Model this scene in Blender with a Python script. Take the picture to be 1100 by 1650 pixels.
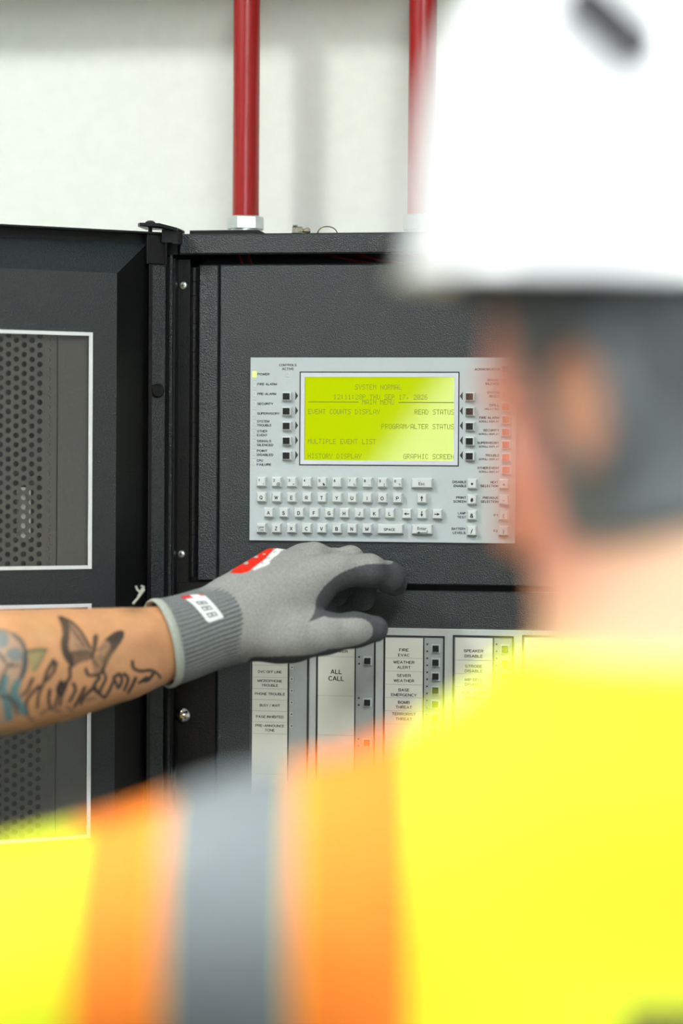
import bpy, bmesh, math, random
import numpy as np
from mathutils import Vector, Matrix
from mathutils.bvhtree import BVHTree

for o in list(bpy.data.objects): bpy.data.objects.remove(o)
S = bpy.context.scene
C = S.collection
random.seed(7); RNG = np.random.default_rng(7)

# ------------------------------------------------------------------ camera
YAW, PITCH, ROLL = math.radians(9.3), math.radians(1.22), math.radians(0.40)
LENS = 85.0
FPX = LENS / 36.0 * 1650
CAM = Vector((0, 0, 1.60))
f_ = Vector((-math.sin(YAW) * math.cos(PITCH), math.cos(YAW) * math.cos(PITCH), -math.sin(PITCH)))
r0 = Vector((math.cos(YAW), math.sin(YAW), 0)); u0 = r0.cross(f_)
r_ = r0 * math.cos(ROLL) + u0 * math.sin(ROLL)
u_ = -r0 * math.sin(ROLL) + u0 * math.cos(ROLL)
cam = bpy.data.cameras.new('camera'); camo = bpy.data.objects.new('camera', cam); C.objects.link(camo)
m3 = Matrix((r_, u_, -f_)).transposed(); camo.matrix_world = Matrix.Translation(CAM) @ m3.to_4x4()
cam.sensor_fit = 'VERTICAL'; cam.sensor_height = 36; cam.sensor_width = 24; cam.lens = LENS
cam.clip_start = 0.05
cam.dof.use_dof = True; cam.dof.focus_distance = 2.505; cam.dof.aperture_fstop = 1.7
S.camera = camo

# ------------------------------------------------------------------ world, exposure, lamp settings
W = bpy.data.worlds.new('world'); S.world = W; W.use_nodes = True
W.node_tree.nodes['Background'].inputs[0].default_value = (0.80, 0.90, 1.0, 1)
W.node_tree.nodes['Background'].inputs[1].default_value = 1.0
S.view_settings.view_transform = 'Standard'; S.view_settings.look = 'None'
S.view_settings.exposure = 0.0; S.view_settings.gamma = 1; S.view_settings.use_curve_mapping = False
LAMPS = [(-1.62, 1.10, 124.0), (0.45, 0.55, 34.0), (-1.95, -1.1, 12.0), (0.25, -0.55, 44.0)]   # x, y, emission of the ceiling panels
ADDED_WINDOW_GLOW = 4.0  # glow of the added window behind the camera

# ------------------------------------------------------------------ helpers
def ray(px, py): return f_ + r_ * ((px - 550) / FPX) + u_ * ((825 - py) / FPX)
def P(px, py, dep): return CAM + ray(px, py) * dep            # point at an axial depth
def topx(p):
    d = Vector(p) - CAM; z = d.dot(f_); return 550 + d.dot(r_) / z * FPX, 825 - d.dot(u_) / z * FPX
def topx_np(A):
    d = A - np.array(CAM); z = d @ np.array(f_)
    return 550 + (d @ np.array(r_)) / z * FPX, 825 - (d @ np.array(u_)) / z * FPX
def lin(r, g, b):
    f = lambda c: (c / 255 / 12.92) if c <= 10 else ((c / 255 + 0.055) / 1.055) ** 2.4
    return (f(r), f(g), f(b), 1)

class Frame:                                                  # a local frame: origin + turn about z
    def __init__(s, org, ang):
        s.o = Vector(org); s.a = ang; s.inv = Matrix.Rotation(-ang, 3, 'Z')
        s.c = s.inv @ (CAM - s.o)
    def at(s, px, py, y=0.0):
        d = s.inv @ ray(px, py); t = (y - s.c.y) / d.y
        q = s.c + d * t; return q.x, q.z
    def x(s, px, y=0.0, py=742): return s.at(px, py, y)[0]
    def z(s, py, y=0.0, px=550): return s.at(px, py, y)[1]

def tag(o, label=None, cat=None, group=None, kind=None):
    if label: o['label'] = label
    if cat: o['category'] = cat
    if group: o['group'] = group
    if kind: o['kind'] = kind
    return o
def empty(name, loc, label=None, cat=None, group=None):
    o = bpy.data.objects.new(name, None); C.objects.link(o); o.location = loc; o.empty_display_size = 0.05
    return tag(o, label, cat, group)
def link(name, me, parent=None, loc=(0, 0, 0), rz=0.0):
    o = bpy.data.objects.new(name, me); C.objects.link(o); o.location = loc; o.rotation_euler = (0, 0, rz)
    if parent: o.parent = parent
    return o

_txt = {}
def text_geo(s, bold=0.0):
    k = (s, bold)
    if k not in _txt:
        cu = bpy.data.curves.new('t', 'FONT'); cu.body = s; cu.size = 1; cu.offset = bold; cu.resolution_u = 3
        ob = bpy.data.objects.new('t', cu)
        me = ob.to_mesh(); n = len(me.vertices)
        v = np.zeros(n * 3); me.vertices.foreach_get('co', v); v = v.reshape(-1, 3)[:, :2]
        fs = [tuple(p.vertices) for p in me.polygons]
        ob.to_mesh_clear(); bpy.data.objects.remove(ob); bpy.data.curves.remove(cu)
        _txt[k] = (v, fs)
    return _txt[k]

def arc(cx, cy, rx, ry, a0, a1):
    n = max(4, int(abs(a1 - a0) / 24)); return [(cx + rx * math.cos(math.radians(a0 + (a1 - a0) * i / n)), cy + ry * math.sin(math.radians(a0 + (a1 - a0) * i / n))) for i in range(n + 1)]
_P = [(0, 0), (0, 1), (.38, 1)] + arc(.38, .74, .27, .26, 90, -90) + [(0, .48)]
_O = arc(.38, .5, .38, .5, 0, 360)
GLYPH = {'A': [[(0, 0), (.36, 1), (.72, 0)], [(.12, .32), (.60, .32)]], 'B': [[(0, 0), (0, 1), (.36, 1)] + arc(.36, .76, .25, .24, 90, -90) + [(0, .52)], [(.36, .52)] + arc(.38, .26, .28, .26, 90, -90) + [(0, 0)]],
 'C': [arc(.38, .5, .38, .5, 45, 315)], 'D': [[(0, 0), (0, 1), (.30, 1)] + arc(.30, .5, .38, .5, 90, -90) + [(0, 0)]], 'E': [[(.56, 1), (0, 1), (0, 0), (.58, 0)], [(0, .52), (.52, .52)]], 'F': [[(.56, 1), (0, 1), (0, 0)], [(0, .5), (.48, .5)]],
 'G': [arc(.38, .5, .38, .5, 45, 330), [(.42, .46), (.74, .46), (.74, .04)]], 'H': [[(0, 0), (0, 1)], [(.66, 0), (.66, 1)], [(0, .52), (.66, .52)]], 'I': [[(.05, 0), (.05, 1)]], 'J': [[(.48, 1), (.48, .25)] + arc(.24, .25, .24, .25, 0, -180)],
 'K': [[(0, 0), (0, 1)], [(.64, 1), (0, .36)], [(.22, .58), (.68, 0)]], 'L': [[(0, 1), (0, 0), (.52, 0)]], 'M': [[(0, 0), (0, 1), (.40, .08), (.80, 1), (.80, 0)]], 'N': [[(0, 0), (0, 1), (.66, 0), (.66, 1)]], 'O': [_O], 'P': [_P],
 'Q': [_O, [(.46, .28), (.78, -.04)]], 'R': [_P, [(.36, .48), (.66, 0)]], 'S': [arc(.33, .745, .30, .255, 25, 270) + arc(.33, .25, .33, .25, 90, -160)], 'T': [[(0, 1), (.66, 1)], [(.33, 1), (.33, 0)]], 'U': [[(0, 1), (0, .32)] + arc(.33, .32, .33, .32, 180, 360) + [(.66, 1)]],
 'V': [[(0, 1), (.35, 0), (.70, 1)]], 'W': [[(0, 1), (.24, 0), (.48, .95), (.72, 0), (.96, 1)]], 'X': [[(0, 0), (.66, 1)], [(0, 1), (.66, 0)]], 'Y': [[(0, 1), (.34, .46), (.68, 1)], [(.34, .46), (.34, 0)]], 'Z': [[(.02, 1), (.62, 1), (0, 0), (.64, 0)]],
 '0': [arc(.28, .5, .28, .5, 0, 360)], '1': [[(.04, .78), (.28, 1), (.28, 0)]], '2': [arc(.28, .71, .27, .29, 165, -35) + [(0, 0), (.57, 0)]], '3': [arc(.26, .755, .24, .245, 150, -90) + arc(.26, .26, .28, .26, 90, -155)], '4': [[(.42, 0), (.42, 1), (0, .30), (.58, .30)]],
 '5': [[(.52, 1), (.08, 1), (.04, .52)] + arc(.27, .32, .28, .32, 130, -155)], '6': [arc(.28, .31, .27, .31, 0, 360), arc(.31, .52, .30, .48, 190, 50)], '7': [[(0, 1), (.56, 1), (.18, 0)]], '8': [arc(.28, .755, .23, .245, 0, 360), arc(.28, .26, .28, .26, 0, 360)],
 '9': [arc(.28, .69, .27, .31, 0, 360), arc(.25, .48, .30, .48, 10, -130)], '-': [[(0, .42), (.36, .42)]], '+': [[(0, .45), (.6, .45)], [(.3, .15), (.3, .75)]], '=': [[(0, .58), (.5, .58)], [(0, .28), (.5, .28)]], '*': [[(.3, .35), (.3, .9)], [(.06, .48), (.54, .77)], [(.06, .77), (.54, .48)]],
 '#': [[(.15, 0), (.28, 1)], [(.42, 0), (.55, 1)], [(0, .66), (.7, .66)], [(0, .33), (.7, .33)]], '(': [arc(.42, .45, .36, .65, 125, 235)], ')': [arc(-.1, .45, .36, .65, 55, -55)], '/': [[(0, -.05), (.36, 1.05)]], '\\': [[(0, 1), (.34, 0)]], '!': [[(.05, 1), (.05, .3)], [(.05, .1), (.05, 0)]],
 ':': [[(.05, .66), (.05, .54)], [(.05, .16), (.05, .04)]], ',': [[(.08, .14), (.08, 0), (.0, -.16)]], '[': [[(.26, 1.05), (.04, 1.05), (.04, -.1), (.26, -.1)]], '?': [arc(.26, .74, .26, .26, 165, -30) + [(.27, .42), (.27, .28)], [(.27, .1), (.27, 0)]],
 '%': [arc(.16, .76, .16, .2, 0, 360), arc(.66, .24, .16, .2, 0, 360), [(.18, 0), (.64, 1)]], '&': [[(.74, 0), (.16, .66)] + arc(.33, .79, .19, .21, 215, -40) + [(.10, .38)] + arc(.28, .24, .27, .24, 150, 320) + [(.68, .46)]]}
def stroke_geo(st, w):
    v, f, x = [], [], 0.0
    for ch in st:
        if ch == ' ': x += .40; continue
        mx = 0
        for pl in GLYPH[ch]:
            for (a, b), (c, d) in zip(pl[:-1], pl[1:]):
                l = math.hypot(c - a, d - b) or 1e-9; tx, ty = (c - a) / l * w / 2, (d - b) / l * w / 2; k = len(v); e = .42
                a_, b_, c_, d_ = a - tx * e, b - ty * e, c + tx * e, d + ty * e
                v += [(x + a_ - ty, b_ + tx), (x + a_ + ty, b_ - tx), (x + c_ + ty, d_ - tx), (x + c_ - ty, d_ + tx)]; f.append((k, k + 1, k + 2, k + 3)); mx = max(mx, a, c)
        x += mx + .26
    v = np.array(v) * (1 - w) + np.array((0, w / 2)); return v * .70, f
class MB:
    def __init__(s): s.v = []; s.f = []; s.m = []
    def add(s, vs, fs, mi=0):
        b = len(s.v); s.v += [tuple(v) for v in vs]
        for f in fs: s.f.append(tuple(b + i for i in f)); s.m.append(mi)
        return s
    def box(s, x0, x1, y0, y1, z0, z1, mi=0):
        return s.add([(x0,y0,z0),(x1,y0,z0),(x1,y1,z0),(x0,y1,z0),(x0,y0,z1),(x1,y0,z1),(x1,y1,z1),(x0,y1,z1)],
                     [(0,3,2,1),(4,5,6,7),(0,1,5,4),(1,2,6,5),(2,3,7,6),(3,0,4,7)], mi)
    def key(s, x0, x1, z0, z1, yb, yf, ins, mi=0):             # a keycap: pillowed frustum, front face at yf
        i2 = ins * 0.35; ym = yf + 0.0009
        vs = []
        for (i, y) in ((0, yb), (ins * 0.65, ym), (ins + i2, yf)):
            vs += [(x0+i,y,z0+i),(x1-i,y,z0+i),(x1-i,y,z1-i),(x0+i,y,z1-i)]
        fs = [(8,9,10,11)]
        for k in (0, 4):
            for j in range(4): fs.append((k+j, k+(j+1)%4, k+4+(j+1)%4, k+4+j))
        return s.add(vs, fs, mi)
    def slab(s, x0, x1, y0, y1, z0, z1, b=0.0012, mi=0):       # box with its front (y0) edges chamfered
        vs = [(x0,y1,z0),(x1,y1,z0),(x1,y1,z1),(x0,y1,z1),(x0,y0+b,z0),(x1,y0+b,z0),(x1,y0+b,z1),(x0,y0+b,z1),
              (x0+b,y0,z0+b),(x1-b,y0,z0+b),(x1-b,y0,z1-b),(x0+b,y0,z1-b)]
        fs = [(3,2,1,0),(8,9,10,11)]
        for k in (0, 4):
            for j in range(4): fs.append((k+j, k+(j+1)%4, k+4+(j+1)%4, k+4+j))
        return s.add(vs, fs, mi)
    def ring(s, X, Z, w, y0, y1, mi=0):                        # rectangular picture-frame ring, X=(x0,x1)
        x0, x1 = X; z0, z1 = Z
        s.box(x0, x1, y0, y1, z1 - w, z1, mi); s.box(x0, x1, y0, y1, z0, z0 + w, mi)
        s.box(x0, x0 + w, y0, y1, z0 + w, z1 - w, mi); s.box(x1 - w, x1, y0, y1, z0 + w, z1 - w, mi)
        return s
    def tube(s, pts, rad, n=16, mi=0, cap=True):               # swept circle along points, rad number or list
        pts = [Vector(p) for p in pts]; k = len(pts)
        rad = rad if isinstance(rad, (list, tuple)) else [rad] * k
        b = len(s.v); up = None
        for i, p in enumerate(pts):
            t = (pts[min(i+1, k-1)] - pts[max(i-1, 0)]).normalized()
            if up is None: up = Vector((0, 0, 1)) if abs(t.z) < 0.9 else Vector((1, 0, 0))
            a = t.cross(up).normalized(); c = a.cross(t).normalized(); up = c
            for j in range(n):
                q = 2 * math.pi * j / n; s.v.append(tuple(p + (a * math.cos(q) + c * math.sin(q)) * rad[i]))
        for i in range(k - 1):
            for j in range(n):
                s.f.append((b+i*n+j, b+i*n+(j+1)%n, b+(i+1)*n+(j+1)%n, b+(i+1)*n+j)); s.m.append(mi)
        if cap:
            s.f.append(tuple(b + j for j in range(n))[::-1]); s.m.append(mi)
            s.f.append(tuple(b + (k-1)*n + j for j in range(n))); s.m.append(mi)
        return s
    def lathe(s, c, axis, prof, n=24, mi=0):                   # prof: (radius, height) along axis
        axis = Vector(axis).normalized(); a = axis.orthogonal().normalized(); d = axis.cross(a); c = Vector(c); b = len(s.v)
        for (r, h) in prof:
            for j in range(n):
                q = 2 * math.pi * j / n; s.v.append(tuple(c + axis * h + (a * math.cos(q) + d * math.sin(q)) * r))
        for i in range(len(prof) - 1):
            for j in range(n): s.f.append((b+i*n+j, b+i*n+(j+1)%n, b+(i+1)*n+(j+1)%n, b+(i+1)*n+j)); s.m.append(mi)
        s.f.append(tuple(b + j for j in range(n))[::-1]); s.m.append(mi)
        s.f.append(tuple(b + (len(prof)-1)*n + j for j in range(n))); s.m.append(mi)
        return s
    def text(s, st, x, z, y, h, align='c', width=None, bold=0.012, mi=0):   # flat print on plane y; h cap height
        v, fs = stroke_geo(st, .165 + 2.8 * bold) if all(c == ' ' or c in GLYPH for c in st) else text_geo(st, min(bold, .012))
        if len(v) == 0: return s
        lo = v.min(0); hi = v.max(0); sc = h / 0.73 if len(st.strip()) == 0 else h / 0.70
        sx = sc if width is None else width / (hi[0] - lo[0])
        ox = {'l': lo[0], 'c': (lo[0] + hi[0]) / 2, 'r': hi[0]}[align]
        return s.add([(x + (a - ox) * sx, y, z + (b - 0.35) * sc) for a, b in v], fs, mi)
    def build(s, name, mats, parent=None, smooth=False, loc=(0, 0, 0), rz=0.0, sub=0.0):
        me = bpy.data.meshes.new(name); me.from_pydata(s.v, [], s.f)
        for m in (mats if isinstance(mats, (list, tuple)) else [mats]): me.materials.append(m)
        me.polygons.foreach_set('material_index', s.m)
        if smooth:
            me.polygons.foreach_set('use_smooth', [True] * len(me.polygons))
            if smooth != 'all': me.set_sharp_from_angle(angle=math.radians(38))
        me.update()
        return link(name, me, parent, loc, rz)

# ------------------------------------------------------------------ materials
def nmat(name, col, rough=0.5, metal=0.0, noise=0, amt=0.15, bump=0.0, bscale=0, spec=0.5, coat=0.0, emit=None, es=0.0, sss=0.0, attr=None, detail=3):
    m = bpy.data.materials.new(name); m.use_nodes = True; N = m.node_tree.nodes; L = m.node_tree.links
    b = N['Principled BSDF']; I = b.inputs
    I['Base Color'].default_value = col; I['Roughness'].default_value = rough; I['Metallic'].default_value = metal
    I['Specular IOR Level'].default_value = spec; I['Coat Weight'].default_value = coat; I['Coat Roughness'].default_value = 0.05
    if sss: I['Subsurface Weight'].default_value = sss; I['Subsurface Radius'].default_value = (0.012, 0.005, 0.003); I['Subsurface Scale'].default_value = 0.5
    if emit: I['Emission Color'].default_value = emit; I['Emission Strength'].default_value = es
    tc = N.new('ShaderNodeTexCoord'); src = None
    if attr:
        a = N.new('ShaderNodeVertexColor'); a.layer_name = attr; src = a.outputs['Color']
        L.new(src, I['Base Color'])
    if noise:
        n = N.new('ShaderNodeTexNoise'); n.inputs['Scale'].default_value = noise; n.inputs['Detail'].default_value = detail
        L.new(tc.outputs['Object'], n.inputs['Vector'])
        r = N.new('ShaderNodeMapRange'); r.inputs['From Min'].default_value = 0.3; r.inputs['From Max'].default_value = 0.7
        r.inputs['To Min'].default_value = 1 - amt; r.inputs['To Max'].default_value = 1 + amt
        L.new(n.outputs['Fac'], r.inputs['Value'])
        x = N.new('ShaderNodeMix'); x.data_type = 'RGBA'; x.blend_type = 'MULTIPLY'; x.inputs['Factor'].default_value = 1
        if src: L.new(src, x.inputs['A'])
        else: x.inputs['A'].default_value = col
        L.new(r.outputs['Result'], x.inputs['B']); L.new(x.outputs['Result'], I['Base Color'])
    if bump:
        n2 = N.new('ShaderNodeTexNoise'); n2.inputs['Scale'].default_value = bscale; n2.inputs['Detail'].default_value = 2
        L.new(tc.outputs['Object'], n2.inputs['Vector'])
        bp = N.new('ShaderNodeBump'); bp.inputs['Strength'].default_value = bump; bp.inputs['Distance'].default_value = 0.001
        L.new(n2.outputs['Fac'], bp.inputs['Height']); L.new(bp.outputs['Normal'], I['Normal'])
    return m
M = {}
M['wall2'] = nmat('grey_wall_paint', lin(84, 86, 86), 0.75, noise=40, amt=0.03, bump=0.1, bscale=200)
M['wall'] = nmat('wall_paint', lin(236, 238, 231), 0.75, noise=60, amt=0.02, bump=0.12, bscale=260)
M['ceiling'] = nmat('ceiling_paint', lin(235, 235, 232), 0.8, noise=9, amt=0.03)
M['floor'] = nmat('concrete_floor', lin(78, 78, 78), 0.5, noise=6, amt=0.12, bump=0.1, bscale=120)
M['coat'] = nmat('black_powder_coat', (0.012, 0.0165, 0.0195, 1), 0.29, noise=800, amt=0.85, bump=0.75, bscale=800, spec=0.6)
M['coat2'] = nmat('black_smooth_and_shade_coat', (0.006, 0.006, 0.0065, 1), 0.34, noise=500, amt=0.3, bump=0.25, bscale=600, spec=0.3)  # darker coat; on the hinge bevel it stands in for shade
M['black'] = nmat('black_plastic', (0.012, 0.012, 0.013, 1), 0.45, noise=300, amt=0.15)
M['void'] = nmat('dark_interior', (0.01, 0.009, 0.009, 1), 0.8, noise=40, amt=0.2)
M['white'] = nmat('white_trim', lin(225, 228, 230), 0.4, noise=80, amt=0.03)
M['grille'] = nmat('grille_metal', lin(102, 98, 93), 0.5, noise=300, amt=0.12)
M['backing'] = nmat('speaker_backing', lin(40, 40, 41), 0.7, noise=60, amt=0.3)
M['cone'] = nmat('speaker_cone', lin(205, 205, 200), 0.7, noise=80, amt=0.1)
M['red'] = nmat('red_paint', lin(158, 10, 9), 0.32, noise=130, amt=0.06, bump=0.06, bscale=250, coat=0.25)
M['zinc'] = nmat('zinc_plate', lin(205, 212, 212), 0.28, metal=0.85, noise=60, amt=0.08)
M['chrome'] = nmat('chrome', lin(225, 225, 220), 0.12, metal=1.0, noise=50, amt=0.05)
M['brass'] = nmat('pale_brass', lin(215, 208, 190), 0.25, metal=1.0, noise=90, amt=0.1)
M['panel'] = nmat('grey_overlay', lin(182, 191, 193), 0.5, noise=200, amt=0.015)
M['bezel'] = nmat('lavender_bezel', lin(205, 208, 218), 0.45, noise=200, amt=0.015)
M['ink'] = nmat('black_ink', (0.018, 0.019, 0.021, 1), 0.55, noise=200, amt=0.1)
M['keycap'] = nmat('grey_keycap', lin(205, 210, 210), 0.45, noise=150, amt=0.02)
M['blackkey'] = nmat('black_key_top', (0.016, 0.017, 0.018, 1), 0.5, noise=300, amt=0.2, spec=0.2)
M['redkey'] = nmat('red_key_top', lin(208, 78, 56), 0.5, noise=200, amt=0.06)
M['led_off'] = nmat('clear_led', lin(200, 206, 205), 0.2, noise=300, amt=0.04, coat=0.4)
M['led_on'] = nmat('lit_led', lin(200, 230, 90), 0.3, noise=100, amt=0.02, emit=(0.72, 1.0, 0.10, 1), es=1.5)
M['lcd'] = nmat('lcd_backlight', (0.10, 0.14, 0.0, 1), 0.035, noise=20, amt=0.02, emit=(0.46, 0.565, 0.0, 1), es=1.0, spec=0.75)
M['lcd_ink'] = nmat('lcd_dots', (0.12, 0.15, 0.0, 1), 0.4, noise=200, amt=0.05, emit=(0.10, 0.12, 0.0, 1), es=0.9)
M['strip'] = nmat('label_paper', lin(215, 214, 203), 0.6, noise=120, amt=0.015)
M['module'] = nmat('module_grey', lin(160, 164, 163), 0.45, noise=150, amt=0.03)
M['frame'] = nmat('module_frame_grey', lin(184, 188, 186), 0.45, noise=150, amt=0.03)
M['wire'] = nmat('red_wire', lin(120, 20, 18), 0.45, noise=80, amt=0.1)
M['skin'] = nmat('skin', lin(214, 160, 128), 0.5, noise=70, amt=0.06, bump=0.15, bscale=300, attr='Col')
M['glove'] = nmat('knit_glove', lin(160, 160, 158), 0.85, noise=700, amt=0.22, bump=0.5, bscale=700, spec=0.2, attr='Col')
M['cuff'] = nmat('cuff_knit', lin(118, 121, 122), 0.9, noise=600, amt=0.18, bump=0.4, bscale=700, spec=0.15)
M['hem'] = nmat('cuff_hem', lin(168, 174, 165), 0.9, noise=600, amt=0.15, bump=0.4, bscale=700, spec=0.15)
M['label'] = nmat('cuff_label', lin(235, 236, 235), 0.6, noise=300, amt=0.02, attr='Col')
M['vest'] = nmat('hi_vis_yellow', (0.88, 0.95, 0.030, 1), 0.8, noise=40, amt=0.05, bump=0.2, bscale=500, spec=0.2)
M['orange'] = nmat('hi_vis_orange', (1.0, 0.25, 0.03, 1), 0.8, noise=40, amt=0.05, spec=0.2)
M['silver'] = nmat('reflective_tape', (0.165, 0.185, 0.20, 1), 0.45, noise=200, amt=0.06)
M['hat'] = nmat('white_hat_plastic', lin(246, 247, 250), 0.3, noise=20, amt=0.01, coat=0.3)
M['hatdark'] = nmat('hat_band', (0.02, 0.02, 0.022, 1), 0.6, noise=100, amt=0.2)
M['hair'] = nmat('dark_hair', lin(90, 94, 97), 0.6, noise=350, amt=0.35, bump=0.6, bscale=420)
M['hairbrown'] = nmat('brown_hair', lin(62, 48, 38), 0.6, noise=350, amt=0.35, bump=0.6, bscale=420)
M['eye'] = nmat('eye_white', lin(235, 232, 226), 0.15, noise=30, amt=0.02)
M['iris'] = nmat('iris', lin(60, 44, 32), 0.15, noise=200, amt=0.2)
M['trouser'] = nmat('navy_trousers', lin(38, 44, 58), 0.85, noise=300, amt=0.2, bump=0.3, bscale=500)
M['boot'] = nmat('leather_boot', lin(96, 68, 42), 0.55, noise=80, amt=0.2, bump=0.2, bscale=200)
M['print'] = nmat('dark_print', lin(52, 62, 30), 0.7, noise=90, amt=0.15)
M['lamp'] = nmat('lamp_diffuser', lin(240, 240, 240), 0.5, noise=10, amt=0.01, emit=(0.96, 1.0, 0.97, 1), es=1.0)
M['pane'] = nmat('added_glow_pane', lin(230, 235, 240), 0.3, noise=3, amt=0.03, emit=(0.86, 0.94, 1.0, 1), es=ADDED_WINDOW_GLOW)  # glowing pane of the added window
M['added_drape'] = nmat('dark_added_drape', lin(58, 58, 62), 0.9, noise=60, amt=0.2)
g = bpy.data.materials.new('clear_acrylic'); g.use_nodes = True; N = g.node_tree.nodes; L = g.node_tree.links
tr = N.new('ShaderNodeBsdfTransparent'); tr.inputs[0].default_value = (0.93, 0.93, 0.93, 1)
gl = N.new('ShaderNodeBsdfGlossy'); gl.inputs['Roughness'].default_value = 0.12
fr = N.new('ShaderNodeFresnel'); fr.inputs[0].default_value = 1.5; mx = N.new('ShaderNodeMixShader')
L.new(fr.outputs[0], mx.inputs[0]); L.new(tr.outputs[0], mx.inputs[1]); L.new(gl.outputs[0], mx.inputs[2]); L.new(mx.outputs[0], N['Material Output'].inputs[0])
M['acrylic'] = g

# ------------------------------------------------------------------ room shell
YP = 2.49                     # face of the cabinet's inner panels
YW = YP + 0.14                # back wall
X0, X1, Y0, ZC = -3.6, 3.2, -3.2, 3.0
def struct(name, *b, mat=None):
    mb = MB()
    for q in b: mb.box(*q)
    return tag(mb.build(name, mat), kind='structure')
struct('floor', (X0, X1, Y0, YW, -0.1, 0), mat=M['floor'])
struct('ceiling', (X0, X1, Y0, YW, ZC, ZC + 0.1), mat=M['ceiling'])
struct('wall_back', (X0, X1, YW, YW + 0.1, 0, ZC), mat=M['wall'])
struct('wall_left', (X0 - 0.1, X0, Y0, YW, 0, ZC), mat=M['wall'])
struct('wall_right', (X1, X1 + 0.1, Y0, YW, 0, ZC), mat=M['wall'])
WX0, WX1, WZ0, WZ1 = -1.55, 1.5, 1.5, 2.8
struct('wall_front', (X0, WX0, Y0 - 0.1, Y0, 0, ZC), (WX1, X1, Y0 - 0.1, Y0, 0, ZC), (WX0, WX1, Y0 - 0.1, Y0, 0, WZ0), (WX0, WX1, Y0 - 0.1, Y0, WZ1, ZC), mat=M['wall2'])
struct('trim_1', (X0, X1, YW - 0.15, YW, 2.14, 2.27), mat=M['wall'])           # unseen ledge added to cast the shadow band; conduits end in it
w = tag(MB().ring((WX0, WX1), (WZ0, WZ1), 0.05, Y0 - 0.06, Y0 + 0.015).build('added_window_1', M['white']), kind='structure')  # unseen window added as fill and for the screen's bright reflection
for k in range(3):
    a = WX0 + 0.05 + (WX1 - WX0 - 0.1) / 3 * k; b = a + (WX1 - WX0 - 0.1) / 3
    MB().box(a + 0.02, b - 0.02, Y0 - 0.05, Y0 - 0.04, WZ0 + 0.05, WZ1 - 0.05).build('pane', M['pane'], w)
    if k: MB().box(a - 0.02, a + 0.02, Y0 - 0.055, Y0 - 0.01, WZ0 + 0.05, WZ1 - 0.05).build('added_mullion', M['white'], w)
# drape, unseen and added to slant the bright reflection on the screen
mb = MB(); cols, rows = 40, 24
for i in range(rows + 1):
    z = WZ1 + 0.12 - (WZ1 - WZ0 + 0.5) * i / rows
    tt = min(max((2.3 - z) / 0.9, 0), 1); xr = -0.74 - 0.62 * tt ** 1.15
    for j in range(cols + 1):
        x = -1.75 + (xr + 1.75) * j / cols
        mb.v.append((x, Y0 + 0.06 + 0.018 * math.sin(j * 1.25), z))
for i in range(rows):
    for j in range(cols):
        a = i * (cols + 1) + j; mb.f.append((a, a + 1, a + cols + 2, a + cols + 1)); mb.m.append(0)
dr = mb.build('added_drape', M['added_drape'], smooth='all')
so = dr.modifiers.new('s', 'SOLIDIFY'); so.thickness = 0.006
tag(dr, 'dark grey drape put out of view to slant the bright reflection on the screen', 'curtain')
for i, (lx, ly, es) in enumerate(LAMPS):
    t = empty('ceiling_light', (lx, ly, ZC), 'white ceiling light panel ' + ('nearest above the open cabinet door', 'above the foreground person in the hard hat', 'at the window side, left row', 'at the window side, right row')[i], 'ceiling light', 'ceiling lights')
    hl = 0.24 if i == 0 else 0.6; MB().ring((-0.2, 0.2), (-hl, hl), 0.03, 0, 0.05).build('housing', M['white'], t).rotation_euler = (math.radians(-90), 0, 0)
    d = M['lamp'].copy(); d.node_tree.nodes['Principled BSDF'].inputs['Emission Strength'].default_value = es
    MB().box(-0.17, 0.17, .03 - hl, hl - .03, -0.035, -0.005).build('diffuser', d, t)

# ------------------------------------------------------------------ fire alarm cabinet
F = Frame((0, 0, 0), 0.0)
XL, ZT = F.x(272, YP - 0.012), F.at(480, 376.5, YP - 0.012)[1]
XR, ZB = XL + 0.64, 0.72
root = empty('fire_alarm_cabinet', ((XL + XR) / 2, YP + 0.06, ZB), 'black steel fire alarm cabinet with open door and grey keypad, mounted on the wall', 'control panel')
off = -Vector(root.location)
def part(mb, name, mat, smooth=False, parent=None):
    return mb.build(name, mat, parent or root, smooth, loc=off if parent is None else (0, 0, 0))
YC = YP - 0.012
mb = MB()
zr = F.at(480, 409, YC)[1]
mb.box(XL, XR, YW - 0.004, YW - 0.0005, ZB, ZT)                                   # back pan
mb.box(XL, XL + 0.003, YC, YW - 0.004, ZB, ZT); mb.box(XR - 0.003, XR, YC, YW - 0.004, ZB, ZT)
mb.box(XL, XR, YC, YW - 0.004, ZB, ZB + 0.003); mb.box(XL, XR, YC + 0.002, YW - 0.004, ZT - 0.003, ZT)
part(mb, 'housing', M['coat'])
part(MB().slab(F.x(289, YC, 380), XR, YC - 0.002, YC + 0.004, zr, ZT + 0.0006, 0.0015), 'top_rail', M['coat'])
part(MB().slab(XR - 0.03, XR, YC - 0.002, YC + 0.004, ZB, zr, 0.0015), 'side_rail', M['coat'])
xj = F.x(304, YP); xs0 = F.x(318, YP); xs1 = F.x(351.3, YP)
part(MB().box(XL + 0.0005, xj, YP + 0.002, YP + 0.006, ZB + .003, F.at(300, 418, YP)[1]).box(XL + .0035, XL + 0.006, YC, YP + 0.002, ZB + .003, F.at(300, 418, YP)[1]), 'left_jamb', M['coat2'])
zpt, zpb = F.at(560, 424.5, YP)[1], F.at(560, 941, YP)[1]
part(MB().slab(xs0, xs1 - 0.0006, YP + 0.001, YP + 0.012, F.at(330, 936, YP)[1], F.at(330, 426, YP)[1], 0.0014), 'hinge_stile', M['coat'])
XPR = XR - 0.034
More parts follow.
